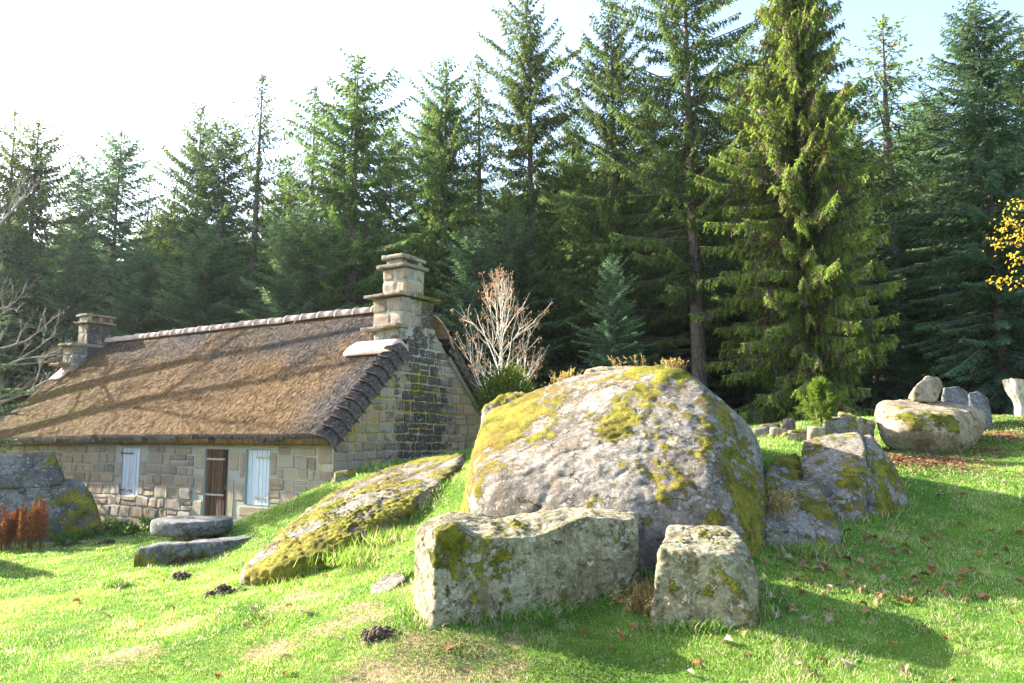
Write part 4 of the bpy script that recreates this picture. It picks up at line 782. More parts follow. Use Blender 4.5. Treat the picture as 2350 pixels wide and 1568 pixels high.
# ------------------------------------------------------------------ spruces
def spruce_proto(H, Rmax, seed, crown0=.02, power=.85, up_top=38, up_mid=8, up_low=-18, droop=.5, twig=.55, hang=.0, dens=1.0, whorl=.36, nbr=(5, 7), shoot=(.10, .20), w_=.05, gaps=0.0, col=0.0, fine=.11, bare=0, cones=0.0, dead=.06, trunk_r=None, curve=.0, bulge=0.0, asym=0.0):
    rg = np.random.default_rng(seed); G = Geo(); T = Geo(); wob = rg.uniform(-.12, .12, 4)
    def axis_(z): t = z / H; return np.array([wob[0] * math.sin(3 * t + wob[1] * 9), wob[2] * math.sin(2.4 * t + wob[3] * 9), z])
    tr = trunk_r or (.011 * H + .03); zs = np.linspace(-.5, H, 26); P = np.array([axis_(z) for z in zs]); V, F = tube(P, tr * (1 - .97 * np.clip(zs / H, 0, 1)) * (1 + .5 * np.exp(-np.maximum(zs, 0) / .5)), 9); T.add(V, F)
    z = crown0 * H; ang = rg.uniform(0, 6.28)
    while z < H - .12:
        t = (z - crown0 * H) / (H * (1 - crown0)); k = (max(2, int(rg.integers(*nbr) / 2 + rg.random())) if t < .90 else 3); ang += rg.uniform(0, 2)
        env = (1 - t) ** power * (1 - .30 * np.exp(-t / .10)); env = min(1.0, ((1 - t) / col) ** power) * (1 - .38 * math.exp(-t / .16)) if col else env; env += bulge * math.sin(math.pi * min(1, t * 1.15)) * (1 - t)
        for b in range(k):
            ang += 2 * math.pi / k + rg.normal() * .25
            L_ = Rmax * env * rg.uniform(.5, 1.15) * (1 + .25 * math.sin(ang * 1.7 + 5 * t) + asym * math.cos(ang - 2.5)); L_ = max(L_, .14)
            if rg.random() < gaps: L_ *= rg.uniform(.25, .55)
            el = np.interp(t, [0, .15, .55, 1], [up_low, up_low * .5 + up_mid * .5, up_mid, up_top]) + rg.normal() * 6
            n = max(4, int(L_ / .11)); u = np.linspace(0, 1, n); a = ang + curve * rg.normal() * u
            dz = L_ * (math.tan(R(el)) * u - droop * .35 * u * u * (1 - t) + .26 * droop * u ** 3 * (1 - t * .5))
            rr = L_ * u * (1 - .06 * u); base = axis_(z + rg.normal() * .05)
            B = base + np.c_[rr * np.cos(a), rr * np.sin(a), dz]; fw = nrm(np.gradient(B, axis=0)); sd = nrm(np.cross(fw, [0, 0, 1.])); upv = np.cross(sd, fw)
            if L_ > .5 and t < .93: V, F = tube(B[::2] if n > 7 else B, np.linspace(.008 + .008 * L_, .003, len(B[::2] if n > 7 else B)), 3); G.add(V, F, 1, rnd=.3)
            m = max(1, int(round(dens * 2))); idx = np.arange(1 if L_ < .8 else max(1, int(.12 * n)), n)
            for q_ in range(m):
                s_ = np.where((idx + q_) % 2 == 0, 1.0, -1.0) if m < 2 else np.full(len(idx), 1.0 if q_ % 2 == 0 else -1.0)
                uu = u[idx]; l = twig * min(1.0, L_ / 1.3) * (1.05 - .65 * uu) * rg.uniform(.55, 1.2, len(idx))
                hg = np.clip(hang + rg.normal(size=len(idx)) * .15, 0, 1)[:, None]
                d = nrm((fw[idx] * .75 + sd[idx] * s_[:, None] * .8 + np.array([0, 0, -.18])) * (1 - hg) + (np.array([0, 0, -1.0]) + .25 * sd[idx] * s_[:, None] + .18 * fw[idx]) * hg)
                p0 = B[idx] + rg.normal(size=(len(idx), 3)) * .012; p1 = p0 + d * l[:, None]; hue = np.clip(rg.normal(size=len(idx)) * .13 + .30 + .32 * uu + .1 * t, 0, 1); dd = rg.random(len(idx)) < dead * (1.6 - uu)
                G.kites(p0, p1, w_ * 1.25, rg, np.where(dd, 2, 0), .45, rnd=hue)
                ns = max(2, int(twig / fine))
                for f in (np.arange(ns) + .4) / ns:
                    for ss in (-1, 1):
                        pp = p0 + (p1 - p0) * f; sl2 = rg.uniform(*shoot, len(idx)) * (1.15 - .6 * f) * np.clip(l / twig + .3, .4, 1.2)
                        sv = nrm(np.cross(d, rg.normal(size=d.shape) * .5 + np.array([0, 0, 1.]))); dv = nrm(d * .85 + sv * ss * .75 + np.array([0, 0, -.25]) * hg - .12 * np.array([0, 0, 1.]) * (1 - hg))
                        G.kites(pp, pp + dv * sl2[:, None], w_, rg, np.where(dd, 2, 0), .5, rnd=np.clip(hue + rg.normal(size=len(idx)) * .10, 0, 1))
            tipn = max(1, n // 4); p = B[-tipn:]; G.kites(p, p + fw[-tipn:] * .16, w_ * 1.4, rg, 0, .5, rnd=np.clip(.75 + rg.normal(size=tipn) * .12, 0, 1))
            if cones and t > .62:
                c_ = max(1, int(rg.poisson(cones * L_ * 2.4))); ii = rg.integers(max(1, n // 3), n, c_); p = B[ii] + rg.normal(size=(c_, 3)) * .03; G.kites(p, p + np.c_[rg.normal(size=(c_, 2)) * .02, -rg.uniform(.10, .16, c_)], .05, rg, 3, .5, rnd=rg.random(c_))
        z += whorl * .5 * rg.uniform(.6, 1.4) * (1.0 if t < .75 else .75)
    p = np.array([[0, 0, H - .1 + .0]]) + [axis_(H)[0], axis_(H)[1], 0]; G.kites(np.repeat(p, 7, 0) - np.c_[np.zeros((7, 2)), rg.uniform(0, .5, 7)], np.repeat(p, 7, 0) + np.c_[rg.normal(size=(7, 2)) * .1, rg.uniform(.1, .35, 7)], .05, rg, 0, .4, rnd=.7)
    for _ in range(bare):      # dead snags low on the trunk
        zz = rg.uniform(.03, max(.05, crown0)) * H; a = rg.uniform(0, 6.28); l = rg.uniform(.5, 2.0); u = np.linspace(0, 1, 6)
        B = axis_(zz) + np.c_[l * u * math.cos(a), l * u * math.sin(a), l * (-.25 * u + .1 * u * u) + .05 * rg.normal(size=6) * u]; V, F = tube(B, np.linspace(.022, .004, 6), 3); T.add(V, F)
        for _k in range(4):
            i = rg.integers(2, 6); e = B[i] + nrm(rg.normal(size=3) * .6 + [math.cos(a), math.sin(a), -.1]) * rg.uniform(.15, .5); V, F = tube([B[i], (B[i] + e) / 2 + .02, e], [.008, .006, .003], 3); T.add(V, F)
    return G, T, H
PROTO = {}
def make_proto(key, foliage, **kw):
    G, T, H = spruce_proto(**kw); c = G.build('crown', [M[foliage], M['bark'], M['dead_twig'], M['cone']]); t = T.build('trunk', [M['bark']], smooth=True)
    COL.objects.unlink(c); COL.objects.unlink(t); PROTO[key] = (c, t, H)
make_proto('dense_drooping', 'needle_yellow', H=18, Rmax=3.3, seed=1, crown0=.02, power=.8, col=.6, up_top=15, up_mid=2, up_low=-12, droop=.95, twig=.72, hang=.9, dens=1.0, whorl=.25, w_=.042, shoot=(.10, .22), dead=.30, fine=.075, curve=.25, nbr=(6, 9))
make_proto('hanging_open', 'needle_green', H=22, Rmax=5.0, seed=2, crown0=.24, power=0.52, up_top=42, up_mid=18, up_low=-8, droop=.8, twig=.6, hang=.85, dens=1.0, whorl=.46, gaps=.12, bare=26, dead=.10, nbr=(5, 7))
make_proto('upswept', 'needle_green', H=20, Rmax=4.8, seed=3, crown0=.05, power=0.58, up_top=45, up_mid=20, up_low=-6, droop=.7, twig=.5, hang=0.72, dens=1.0, whorl=.42, gaps=.15, dead=.08, bare=8, nbr=(5, 7))
make_proto('blue_cone', 'needle_blue', H=17, Rmax=4.5, seed=4, crown0=.02, power=0.62, up_top=40, up_mid=8, up_low=-16, droop=.5, twig=.5, hang=0.38, dens=1.0, whorl=.38, gaps=.08, dead=.05, nbr=(6, 8))
make_proto('slender', 'needle_green', H=20, Rmax=3.7, seed=5, crown0=.04, power=0.62, up_top=34, up_mid=10, up_low=-14, droop=.6, twig=.42, hang=0.8, dens=.6, whorl=.46, gaps=.22, dead=.12, cones=.12, nbr=(4, 6))
make_proto('blue_dark', 'needle_blue', H=19, Rmax=5.0, seed=6, crown0=.02, power=0.58, up_top=32, up_mid=2, up_low=-20, droop=.6, twig=.58, hang=0.4, dens=1.0, whorl=.36, dead=.05, cones=.5, nbr=(6, 8))
make_proto('cone_topped', 'needle_green', H=19, Rmax=4.2, seed=7, crown0=.05, power=0.62, up_top=38, up_mid=6, up_low=-14, droop=.6, twig=.5, hang=0.75, dens=.9, whorl=.40, gaps=.12, cones=.35, dead=.1, nbr=(5, 8))
def spruce(key, px, pyt, Y, label, width=1.0, rot=None, group='spruces of the wood behind the cottage', seed=0, lean=0.0, lift=0.0):
    c0, t0, H = PROTO[key]; top = at(px, pyt, Y); z0 = g1(top[0], top[1]) + lift; s = (top[2] - z0) / H
    r = empty('spruce', (top[0], top[1], z0), rot if rot is not None else random.Random(int(px * 7 + pyt)).uniform(0, 6.28)); r.scale = (s * width * 1.22, s * width * 1.22, s)
    r.rotation_euler[0] = lean
    for o in (c0, t0):
        k = o.copy(); COL.objects.link(k); k.parent = r
    return tag(r, label, 'tree', group)
WOOD = [
 ('dense_drooping', 1815, -190, 25.5, 'huge drooping yellow green spruce with foliage down to the ground behind the boulders', .80, 3.9),
 ('hanging_open', 1572, -190, 29, 'tall open spruce with hanging twigs and bare pinkish trunk left of the huge drooping spruce', 1.0, .4),
 ('upswept', 1398, 0, 31, 'tall spruce with pale bare lower trunk, second left of the huge drooping spruce', .80, None),
 ('upswept', 1217, 2, 33, 'tall spruce with upswept arms rising straight above the reddish sapling', .95, 2.0),
 ('slender', 1100, 140, 36, 'slender pale topped spruce just left of the upswept spruce above the sapling', 1.0, None),
 ('cone_topped', 1028, 135, 35, 'narrow spruce above and right of the big chimney', 1.0, None),
 ('upswept', 985, 225, 38, 'sharp topped spruce standing close behind the spruce right of the big chimney', .8, None),
 ('blue_cone', 903, 295, 39, 'small conical spruce rising right above the big chimney', .85, None),
 ('cone_topped', 820, 130, 33, 'tall spruce with wide pale sunlit boughs left of the big chimney', 1.25, 3.6),
 ('slender', 724, 195, 38, 'thin dark spruce behind the left shoulder of the wide sunlit spruce', .9, None),
 ('slender', 602, 172, 36, 'sparse see through spruce, tallest above the middle of the roof ridge', 1.1, None),
 ('blue_cone', 527, 285, 37, 'full green spruce just left of the sparse see through spruce', 1.0, None),
 ('cone_topped', 463, 240, 38, 'ragged dark spruce with crooked top above the roof', .85, None),
 ('slender', 345, 400, 42, 'thin pale spruce in the sky gap left of the ragged dark spruce', 1.0, None),
 ('blue_cone', 285, 305, 36, 'dark conical spruce above the small left chimney', .95, None),
 ('blue_cone', 190, 358, 39, 'short bluish spruce between the two dark spruces at far left', .85, None),
 ('cone_topped', 95, 275, 35, 'dark leaning topped spruce behind the bare ash branches', 1.15, None),
 ('slender', 38, 255, 37, 'leftmost tall spruce, hazy and thin topped', 1.1, None),
 ('blue_dark', -60, 300, 36, 'spruce cut by the left edge of the photo', 1.0, None),
 ('slender', 2022, 48, 35, 'slim open spruce in the sky gap right of the huge drooping spruce', 1.7, None),
 ('cone_topped', 1950, 270, 36, 'spruce peeping out low behind the right side of the huge drooping spruce', 1.2, None),
 ('blue_dark', 2235, -5, 27, 'massive dark bluish spruce with rusty cones at its top behind the boulder pile', .92, .7),
 ('cone_topped', 2345, 62, 32, 'dark spruce at the right edge beside the massive bluish spruce', 1.1, None),
 ('blue_dark', 2120, 205, 37, 'broad dark spruce between the slim spruce and the massive bluish one', 1.0, None),
 ('blue_cone', 1405, 585, 26.5, 'young bluish spruce growing low before the pale bare trunk', .95, None),
 ('blue_cone', 1190, 480, 30, 'middle sized blue green spruce right behind the reddish sapling', 1.1, None),
 ('blue_cone', 1085, 520, 29, 'lower blue green spruce between the big chimney and the reddish sapling', 1.2, None),
 ('blue_cone', 690, 470, 29.5, 'lower bushy spruce behind the ridge left of the big chimney', 1.35, None),
 ('blue_dark', 480, 520, 31, 'low wide bluish spruce behind the middle of the ridge', 1.2, None),
 ('blue_dark', 330, 560, 33, 'low dusky spruce behind the left end of the ridge', 1.2, None),
 ('blue_cone', 175, 560, 34, 'low dusky spruce directly behind the small left chimney', 1.3, None),
 ('blue_dark', 30, 520, 33, 'low dusky spruce behind the tips of the bare ash', 1.2, None),
 ('blue_dark', 1510, 640, 33, 'shaded low spruce between the two bare trunks', .9, None),
 ('blue_dark', 1985, 420, 31, 'shaded spruce filling the gap right of the huge drooping spruce', .8, None),
 ('blue_dark', 2330, 380, 29.5, 'shaded spruce behind the yellow leaved branch', .9, None),
 ('upswept', 1310, 250, 38, 'spruce half hidden between the two tall upswept spruces', .9, None),
 ('hanging_open', 1490, 210, 38, 'spruce half hidden behind the tall open hanging spruce on its left', .9, None),
 ('upswept', 1690, 100, 36, 'spruce half hidden between the tall open spruce and the huge drooping one', .9, None),
 ('cone_topped', 770, 330, 40, 'spruce filling in behind the wide sunlit spruce', 1.2, None),
 ('cone_topped', 660, 360, 41, 'spruce filling in right of the sparse see through spruce', 1.1, None),
 ('cone_topped', 400, 430, 40, 'spruce filling in left below the ragged dark spruce', 1.1, None),
]
for i, (k, px, pyt, Y, lab, wd, rot) in enumerate(WOOD): spruce(k, px, pyt, Y, lab, wd, rot)
rgw = np.random.default_rng(99); i = 0
for Y, py0, py1, st in ((42, 430, 540, 100), (48, 420, 530, 95), (54, 420, 540, 100), (61, 430, 540, 110)):
    for px in np.arange(-150, 2520, st):
        q = px + rgw.uniform(-35, 35); hi = np.interp(q, [0, 900, 1300, 2400], [60, 30, -120, -160])
        spruce(('cone_topped', 'blue_cone', 'upswept', 'blue_dark', 'slender')[i % 5], q, rgw.uniform(py0, py1) + hi, Y, 'shaded spruce deep in the wood, only glimpsed between the front trees', 1.25, None, 'shaded spruces deep in the wood'); i += 1
# off to the left, shading the bed and the boulder there
for (x, y, h) in ((-14.9, 20.1, 8.0),):
    c0, t0, H = PROTO['blue_dark']; r = empty('spruce', (x, y, g1(x, y)), 1.0); r.scale = (h / H * 1.3, h / H * 1.3, h / H)
    for o in (c0, t0): k = o.copy(); COL.objects.link(k); k.parent = r
    tag(r, 'small spruce standing left of the dark boulder', 'tree')

# ------------------------------------------------------------------ bare trees, shrubs and small plants
def grow(G, p, d, L_, r, lev, rg, spread=.55, gravity=0.0, up=.15, nkid=(3, 5), ratio=.62, sides=5, tips=None, curl=.25, minr=.004):
    n = 7; P = [np.array(p, float)]; dd = nrm(d)
    for i in range(n - 1):
        dd = nrm(dd + rg.normal(size=3) * curl * .35 + np.array([0, 0, up * .25 - gravity * .2])); P.append(P[-1] + dd * L_ / (n - 1))
    P = np.array(P); V, F = tube(P, np.linspace(r, max(minr, r * .5), n), sides if r > .02 else 4 if r > .008 else 3); G.add(V, F, 0, rnd=.5)
    if lev == 0:
        if tips is not None: tips.append((P[-1], dd)); tips.append((P[n // 2], dd))
        return
    for k in range(rg.integers(*nkid)):
        t = rg.uniform(.3, 1.0); i = min(n - 2, int(t * (n - 1))); q = P[i] + (P[i + 1] - P[i]) * (t * (n - 1) - i)
        a = nrm(np.cross(dd, rg.normal(size=3))); nd = nrm(nrm(P[i + 1] - P[i]) * (1 - spread) + a * spread + np.array([0, 0, up]))
        grow(G, q, nd, L_ * ratio * rg.uniform(.7, 1.15), max(minr, r * .55), lev - 1, rg, spread, gravity, up, nkid, ratio, sides, tips, curl, minr)
    grow(G, P[-1], dd, L_ * ratio, max(minr, r * .5), lev - 1, rg, spread, gravity, up, nkid, ratio, sides, tips, curl, minr)
# bare ash beyond the left gable
bp = HW(-17.4, .1, 0); bp[2] = g1(bp[0], bp[1]); ash = empty('bare_ash', bp); tag(ash, 'bare leafless ash whose pale branches reach in from the left edge', 'tree')
T = Geo(); zs = np.linspace(-.4, 13.5, 22); q_ = np.array([HV[0], HV[1]]); rr_ = np.interp(zs, [-.4, 1, 6, 13.5], [.34, .24, .19, .06])
stem1 = np.c_[q_[0] * .45 * sstep(.5, 5, zs) + .1 * np.sin(zs * .9), q_[1] * .45 * sstep(.5, 5, zs) + .1 * np.cos(zs * .8), zs]; V, F = tube(stem1, rr_, 10); T.add(V, F, 0, rnd=.5)
stem2 = np.c_[-q_[0] * .75 * sstep(.8, 5, zs) + .09 * np.cos(zs * .7), -q_[1] * .75 * sstep(.8, 5, zs) + .08 * np.sin(zs), zs * .92]; V, F = tube(stem2, rr_ * .9, 10); T.add(V, F, 0, rnd=.5); T.build('trunk', [M['bare_bark']], ash, smooth=True)
G = Geo(); rga = np.random.default_rng(12)
for (z, a, el, L_) in ((4.6, -12, 6, 2.1), (3.4, -2, 0, 2.0), (2.6, -22, -8, 2.0), (5.4, -20, 22, 2.1), (5.2, 8, 14, 2.0), (6.4, -8, 32, 2.2), (7.2, -20, 25, 2.2), (8.0, 5, 30, 2.2), (9.0, -15, 40, 2.0), (10, 0, 45, 1.8), (6.0, 120, 35, 2.4), (6.8, 200, 40, 2.4), (7.2, -70, 45, 2.0), (8.4, 160, 45, 2), (4.0, -40, 5, 1.9), (3.0, -34, 2, 1.8), (9.5, 90, 50, 1.8)):
    d = np.array([math.cos(R(a)) * math.cos(R(el)), math.sin(R(a)) * math.cos(R(el)), math.sin(R(el))]); st_ = stem1 if rga.random() < .5 else stem2; p0_ = np.array([np.interp(z, st_[:, 2], st_[:, k]) for k in range(3)]); grow(G, p0_, d, L_ * (.5 if abs(a) < 45 and z > 6.3 else .8 if abs(a) < 45 and z > 5 else 1), .05, 3, rga, .42, .1, .16, (2, 4) if abs(a) < 45 and z > 4.8 else (3, 4), .60, 5, None, .3, .006)
G.build('crown', [M['bare_bark']], ash, smooth=True)
# pale sapling with dry reddish keys behind the cottage
sp = at(1140, 905, 20.5); sp[2] = g1(sp[0], sp[1]); sap = empty('sapling', sp); tag(sap, 'pale bare sapling with clusters of dry reddish seed keys behind the cottage gable', 'tree')
G = Geo(); rgs = np.random.default_rng(44); tips = []; ztop = at(1140, 655, 20.5)[2] - sp[2]; T = Geo()
V, F = tube(np.c_[np.linspace(0, .12, 8), np.zeros(8), np.linspace(-.2, ztop * .45, 8)], np.linspace(.055, .03, 8), 7); T.add(V, F, 0, rnd=.5); T.build('trunk', [M['sap_bark']], sap, smooth=True)
V, F = tube(np.c_[np.linspace(.12, .16, 10), np.zeros(10), np.linspace(ztop * .44, ztop * .97, 10)], np.linspace(.03, .005, 10), 5); G.add(V, F, 0, rnd=.5)
for i in range(34):
    h_ = .16 + .78 * (i / 33.0); a = i * 2.4 + rgs.normal() * .3; el = R(np.interp(h_, [.1, .5, 1], [38, 50, 72]) + rgs.normal() * 5); L_ = .47 * ztop * (math.sin(math.pi * min(1, (h_ * .78 + .22))) ** .7 * .85 + .12) * rgs.uniform(.8, 1.1)
    grow(G, (.12 * h_, 0, h_ * ztop), (math.cos(a) * math.cos(el), math.sin(a) * math.cos(el), math.sin(el)), L_ * .75, .014, 1, rgs, .42, 0, .22, (4, 7), .48, 4, tips, .26, .0045)
for (a, el, L_) in ((0, 34, 1.25), (10, 50, 1.3), (170, 55, 1.0)): grow(G, (.05, 0, .9), (math.cos(R(a)) * math.cos(R(el)), math.sin(R(a)) * .3, math.sin(R(el))), L_, .025, 2, rgs, .38, 0, .3, (3, 5), .5, 4, tips, .25, .006)
G.build('branches', [M['sap_bark']], sap)
G = Geo(); tp = np.array([t[0] for t in tips]); keep = (rgs.random(len(tp)) < sstep(.25, .75, tp[:, 2] / ztop) * .5 + .03); tp = tp[keep]
p = np.repeat(tp, 7, 0) + rgs.normal(size=(len(tp) * 7, 3)) * .05; G.kites(p, p + np.c_[rgs.normal(size=(len(p), 2)) * .02, -rgs.uniform(.035, .075, len(p))], .028, rgs, 0, .6, rnd=rgs.random(len(p)))
G.build('seed_keys', [mat_leaf('seed_keys', [(0, (.16, .075, .045)), (.5, (.32, .17, .11)), (1, (.48, .32, .20))], .3)], sap)

def bush(name, c, rad, n, leaf, wdt, mat, label, cat, seed, group=None, shape=1.0, stems=10, base=None, upb=0.0):
    rg = np.random.default_rng(seed); c = np.array(c, float); rad = np.array(rad, float); b = np.array([c[0], c[1], c[2] - rad[2]]) if base is None else np.array(base)
    root = empty(name, b); tag(root, label, cat, group); G = Geo(); nst = stems * 12; S = nrm(rg.normal(size=(nst, 3))) * rg.uniform(.45, 1, (nst, 1)) ** .5; S[:, 2] = np.abs(S[:, 2]) * shape * 2 - 1 * (shape < 2) * .7
    S = S * rad * .9 + c - b; k = rg.integers(0, nst, n); p = S[k] + rg.normal(size=(n, 3)) * rad * .16; d = nrm(nrm(p - (c - b) * [1, 1, .3]) + rg.normal(size=(n, 3)) * .6 + [0, 0, upb])
    G.kites(p, p + d * rg.uniform(.6, 1.2, n)[:, None] * leaf, wdt, rg, 0, .5, rnd=np.clip(rg.normal(size=n) * .2 + .35 + .4 * (p[:, 2] / (2 * rad[2])), 0, 1)); G.build('foliage', [M[mat]], root)
    T = Geo()
    for s in S[:stems * 3]: V, F = tube([np.zeros(3), s * [.4, .4, .6], s], [.02, .012, .004], 4); T.add(V, F, 0, rnd=.4)
    T.build('stems', [M['bark']], root); return root
q = at(1165, 905, 19.2); bush('shrub', q, (.75, .6, .55), 5200, .085, .035, 'shrub', 'low evergreen shrub at the foot of the pale sapling', 'shrub', 3, base=(q[0], q[1], g1(q[0], q[1])))
# young pine by the ruined wall
def young_pine(c, h, label, seed):
    rg = np.random.default_rng(seed); root = empty('young_pine', c); tag(root, label, 'tree'); G = Geo(); T = Geo(); V, F = tube([(0, 0, -.1), (0, 0, h * .5), (.02, 0, h)], [.03, .02, .006], 6); T.add(V, F, 0, rnd=.4)
    for z in np.arange(.08, h, .085):
        L_ = .62 * h * (1 - z / h) ** 1.0 * .9 * rg.uniform(.7, 1.2) + .08
        for k in range(5):
            a = rg.uniform(0, 6.28); el = R(rg.uniform(15, 55)); d = np.array([math.cos(a) * math.cos(el), math.sin(a) * math.cos(el), math.sin(el)]); u = np.linspace(0, 1, 9)[:, None]; B = np.array([0, 0, z]) + d * L_ * rg.uniform(.6, 1.1) * u + np.array([0, 0, .12]) * u * u
            V, F = tube(B[::4], [.008, .006, .003], 3); T.add(V, F, 0, rnd=.4); n = 80; pi = B[rg.integers(2, 9, n)] + rg.normal(size=(n, 3)) * .012; dv = nrm(d * .9 + rg.normal(size=(n, 3)) * .55)
            G.kites(pi, pi + dv * rg.uniform(.08, .15, n)[:, None], .016, rg, 0, .4, rnd=np.clip(rg.normal(size=n) * .15 + .5, 0, 1))
    T.build('trunk', [M['bark']], root); G.build('crown', [M['pine']], root); return root
q = at(1885, 985, 14.6); young_pine((q[0], q[1], at(1885, 1000, 14.6)[2]), at(1885, 893, 14.6)[2] - at(1885, 1000, 14.6)[2], 'young pine with bright needles growing among the ruined wall stones', 4)
# yellow leaved branch reaching in at the right edge
yb = np.array([13.2, 15.4, g1(13.2, 15.4)]); yt = empty('yellow_leaved_tree', yb); tag(yt, 'tree with golden autumn leaves reaching in at the right edge', 'tree')
T = Geo(); V, F = tube([(0, 0, -.3), (.1, 0, 2.5), (0, .1, 5), (.1, 0, 7.5)], [.14, .11, .08, .03], 8); T.add(V, F, 0, rnd=.5); T.build('trunk', [M['bark']], yt, smooth=True)
G = Geo(); L2 = Geo(); rgy = np.random.default_rng(8); tips = []
for (tx, ty) in ((2316, 520), (2292, 562), (2338, 475), (2300, 650), (2340, 600), (2345, 540)):
    tgt = at(tx, ty, 14.6) - yb; z0 = tgt[2] - .5; st = np.array([0, 0, z0]); u = np.linspace(0, 1, 9)[:, None]; B = st + (tgt - st) * u + np.c_[np.zeros((9, 2)), .25 * np.sin(u[:, 0] * 3)]; V, F = tube(B, np.linspace(.03, .005, 9), 4); G.add(V, F, 0, rnd=.5)
    n = 75; p = B[np.clip((9 - rgy.exponential(1.0, n)).astype(int), 5, 8)] + rgy.normal(size=(n, 3)) * [.12, .12, .07]; L2.kites(p, p + nrm(rgy.normal(size=(n, 3)) + [-.4, 0, -.5]) * rgy.uniform(.05, .085, n)[:, None], .045, rgy, 0, .5, rnd=rgy.random(n))
for k in range(40):
    a = rgy.uniform(-1.3, 1.3); z0 = rgy.uniform(2.5, 7); l = rgy.uniform(.6, 1.5); d = np.array([math.cos(a), math.sin(a), .35]); B = np.array([0, 0, z0]) + d * l * np.linspace(0, 1, 6)[:, None]; V, F = tube(B, np.linspace(.025, .005, 6), 4); G.add(V, F, 0, rnd=.5)
    n = 60; p = B[rgy.integers(2, 6, n)] + rgy.normal(size=(n, 3)) * .13; L2.kites(p, p + nrm(rgy.normal(size=(n, 3)) + [0, 0, -.5]) * rgy.uniform(.05, .085, n)[:, None], .045, rgy, 0, .5, rnd=rgy.random(n))
G.build('branches', [M['bark']], yt); L2.build('foliage', [M['yellow']], yt)
# carved weathered stump at the right edge
q = at(2350, 950, 21); q[2] = g1(q[0], q[1]); st = Geo(); th = np.linspace(0, 2 * math.pi, 40); hgt = at(2345, 878, q[1])[2] - q[2]; V = []
for t in np.linspace(-.1, 1, 26):
    r_ = .16 + .05 * math.exp(-max(t, 0) / .12) + .20 * sstep(.35, 1, t)
    for a in th: V.append((r_ * (1 + .12 * math.cos(3 * a + .6) + .08 * math.sin(5 * a)) * math.cos(a) * 1.2, r_ * math.sin(a), t * hgt * (1 + .10 * math.cos(a + 2.6) * sstep(.6, 1, t))))
V = np.array(V); V = V + np.stack([fbm(V * [1, 1, .4] + k, 5, 4, 60 + k) for k in range(3)], 1) * .06; st.add(V, gridfaces(26, 40)); st.add([*V[-40:], V[-40:].mean(0) - [0, 0, .12]], [[i, (i + 1) % 40, 40] for i in range(40)])
o = st.build('tree_stump', [M['stump']], None, smooth=True); o.location = [float(c) for c in q]; tag(o, 'weathered pale stump flaring at the top at the right edge of the lawn', 'stump')

def tuft(name, q, n, h, spread, wdt, mat, label, cat, seed, lean=.4, heads=False, group=None, flop=0.0, dirv=(0, 0, 0)):
    rg = np.random.default_rng(seed); G = Geo(); p = np.c_[rg.normal(size=(n, 2)) * spread, np.zeros(n) - .02]; d = nrm(np.c_[rg.normal(size=(n, 2)) * lean, np.ones(n)] + np.array(dirv)); l = h * rg.uniform(.45, 1.1, n)
    m = p + d * l[:, None] * .55; d2 = nrm(d + np.c_[rg.normal(size=(n, 2)) * lean, np.full(n, -flop)]); e = m + d2 * l[:, None] * .55; sd = nrm(np.cross(d, rg.normal(size=(n, 3)))) * wdt * .5
    V = np.stack([p - sd, p + sd, m + sd * .8, m - sd * .8, e], 1).reshape(-1, 3); k = np.arange(n)[:, None] * 5; r = rg.random(n)
    G.add(V, np.concatenate([k + [0, 1, 2, 3]]), 0, rnd=r); G.add(V, k + [3, 2, 4], 0, rnd=r)
    if heads:
        for f in np.linspace(.55, 1.0, 7): hp = m + (e - m) * f; G.kites(hp, hp + nrm(d2 + rg.normal(size=(n, 3)) * .5) * .035, .014, rg, 0, .5, rnd=rg.random(n))
    o = G.build(name, [M[mat]]); o.location = [float(c) for c in q]; return tag(o, label, cat, group)
def ong(px, py): return gp(px, py)
tuft('grass_tussock', ong(838, 1285), 900, .22, .22, .010, 'grass', 'bright long grass tussock in the gully right of the bedrock ridge', 'grass tussock', 1)
tuft('grass_tussock', ong(905, 1240), 700, .20, .20, .010, 'grass', 'bright long grass tussock higher in the gully by the bedrock ridge', 'grass tussock', 2)
tuft('grass_tussock', ong(700, 1345), 420, .13, .18, .008, 'grass', 'grass tussock at the low tip of the bedrock ridge', 'grass tussock', 3)
tuft('grass_tussock', ong(1840, 1275), 420, .20, .13, .007, 'grass', 'grass tussock at the foot of the low lichen spotted rock', 'grass tussock', 4)
tuft('dry_grass_tuft', at(1482, 1395, 7.35) - [0, 0, .02], 150, .52, .06, .005, 'straw', 'dry straw hanging in the gap between the slab and the small block', 'dry grass', 5, .25, True, flop=1.2)
for i, (px, py, Y, lab, h, n) in enumerate(((1545, 838, 10.6, 'dry grass tuft on the very top of the huge boulder', .12, 60), (1300, 885, 12.4, 'dry seeding grass at the back left of the huge boulder top', .32, 45), (1275, 890, 12.6, 'thin dry grass stems furthest left on the huge boulder back', .26, 25), (1415, 845, 11.6, 'few dry stems on the flat cap rock', .22, 12), (1465, 845, 11.0, 'few dry stems between cap rock and the summit tuft', .25, 10), (1785, 1175, 9.2, 'dry grass in the cleft right of the huge boulder', .28, 120))):
    tuft('dry_grass_tuft', at(px, py + 6, Y), n, h, .03 if n < 60 else .10, .006, 'straw', lab, 'dry grass', 10 + i, .35, True)
tuft('heather_clump', ong(640, 1405), 1300, .07, .20, .006, 'weed', 'dark low heather clump in the sunny lawn', 'heather', 21, .9)
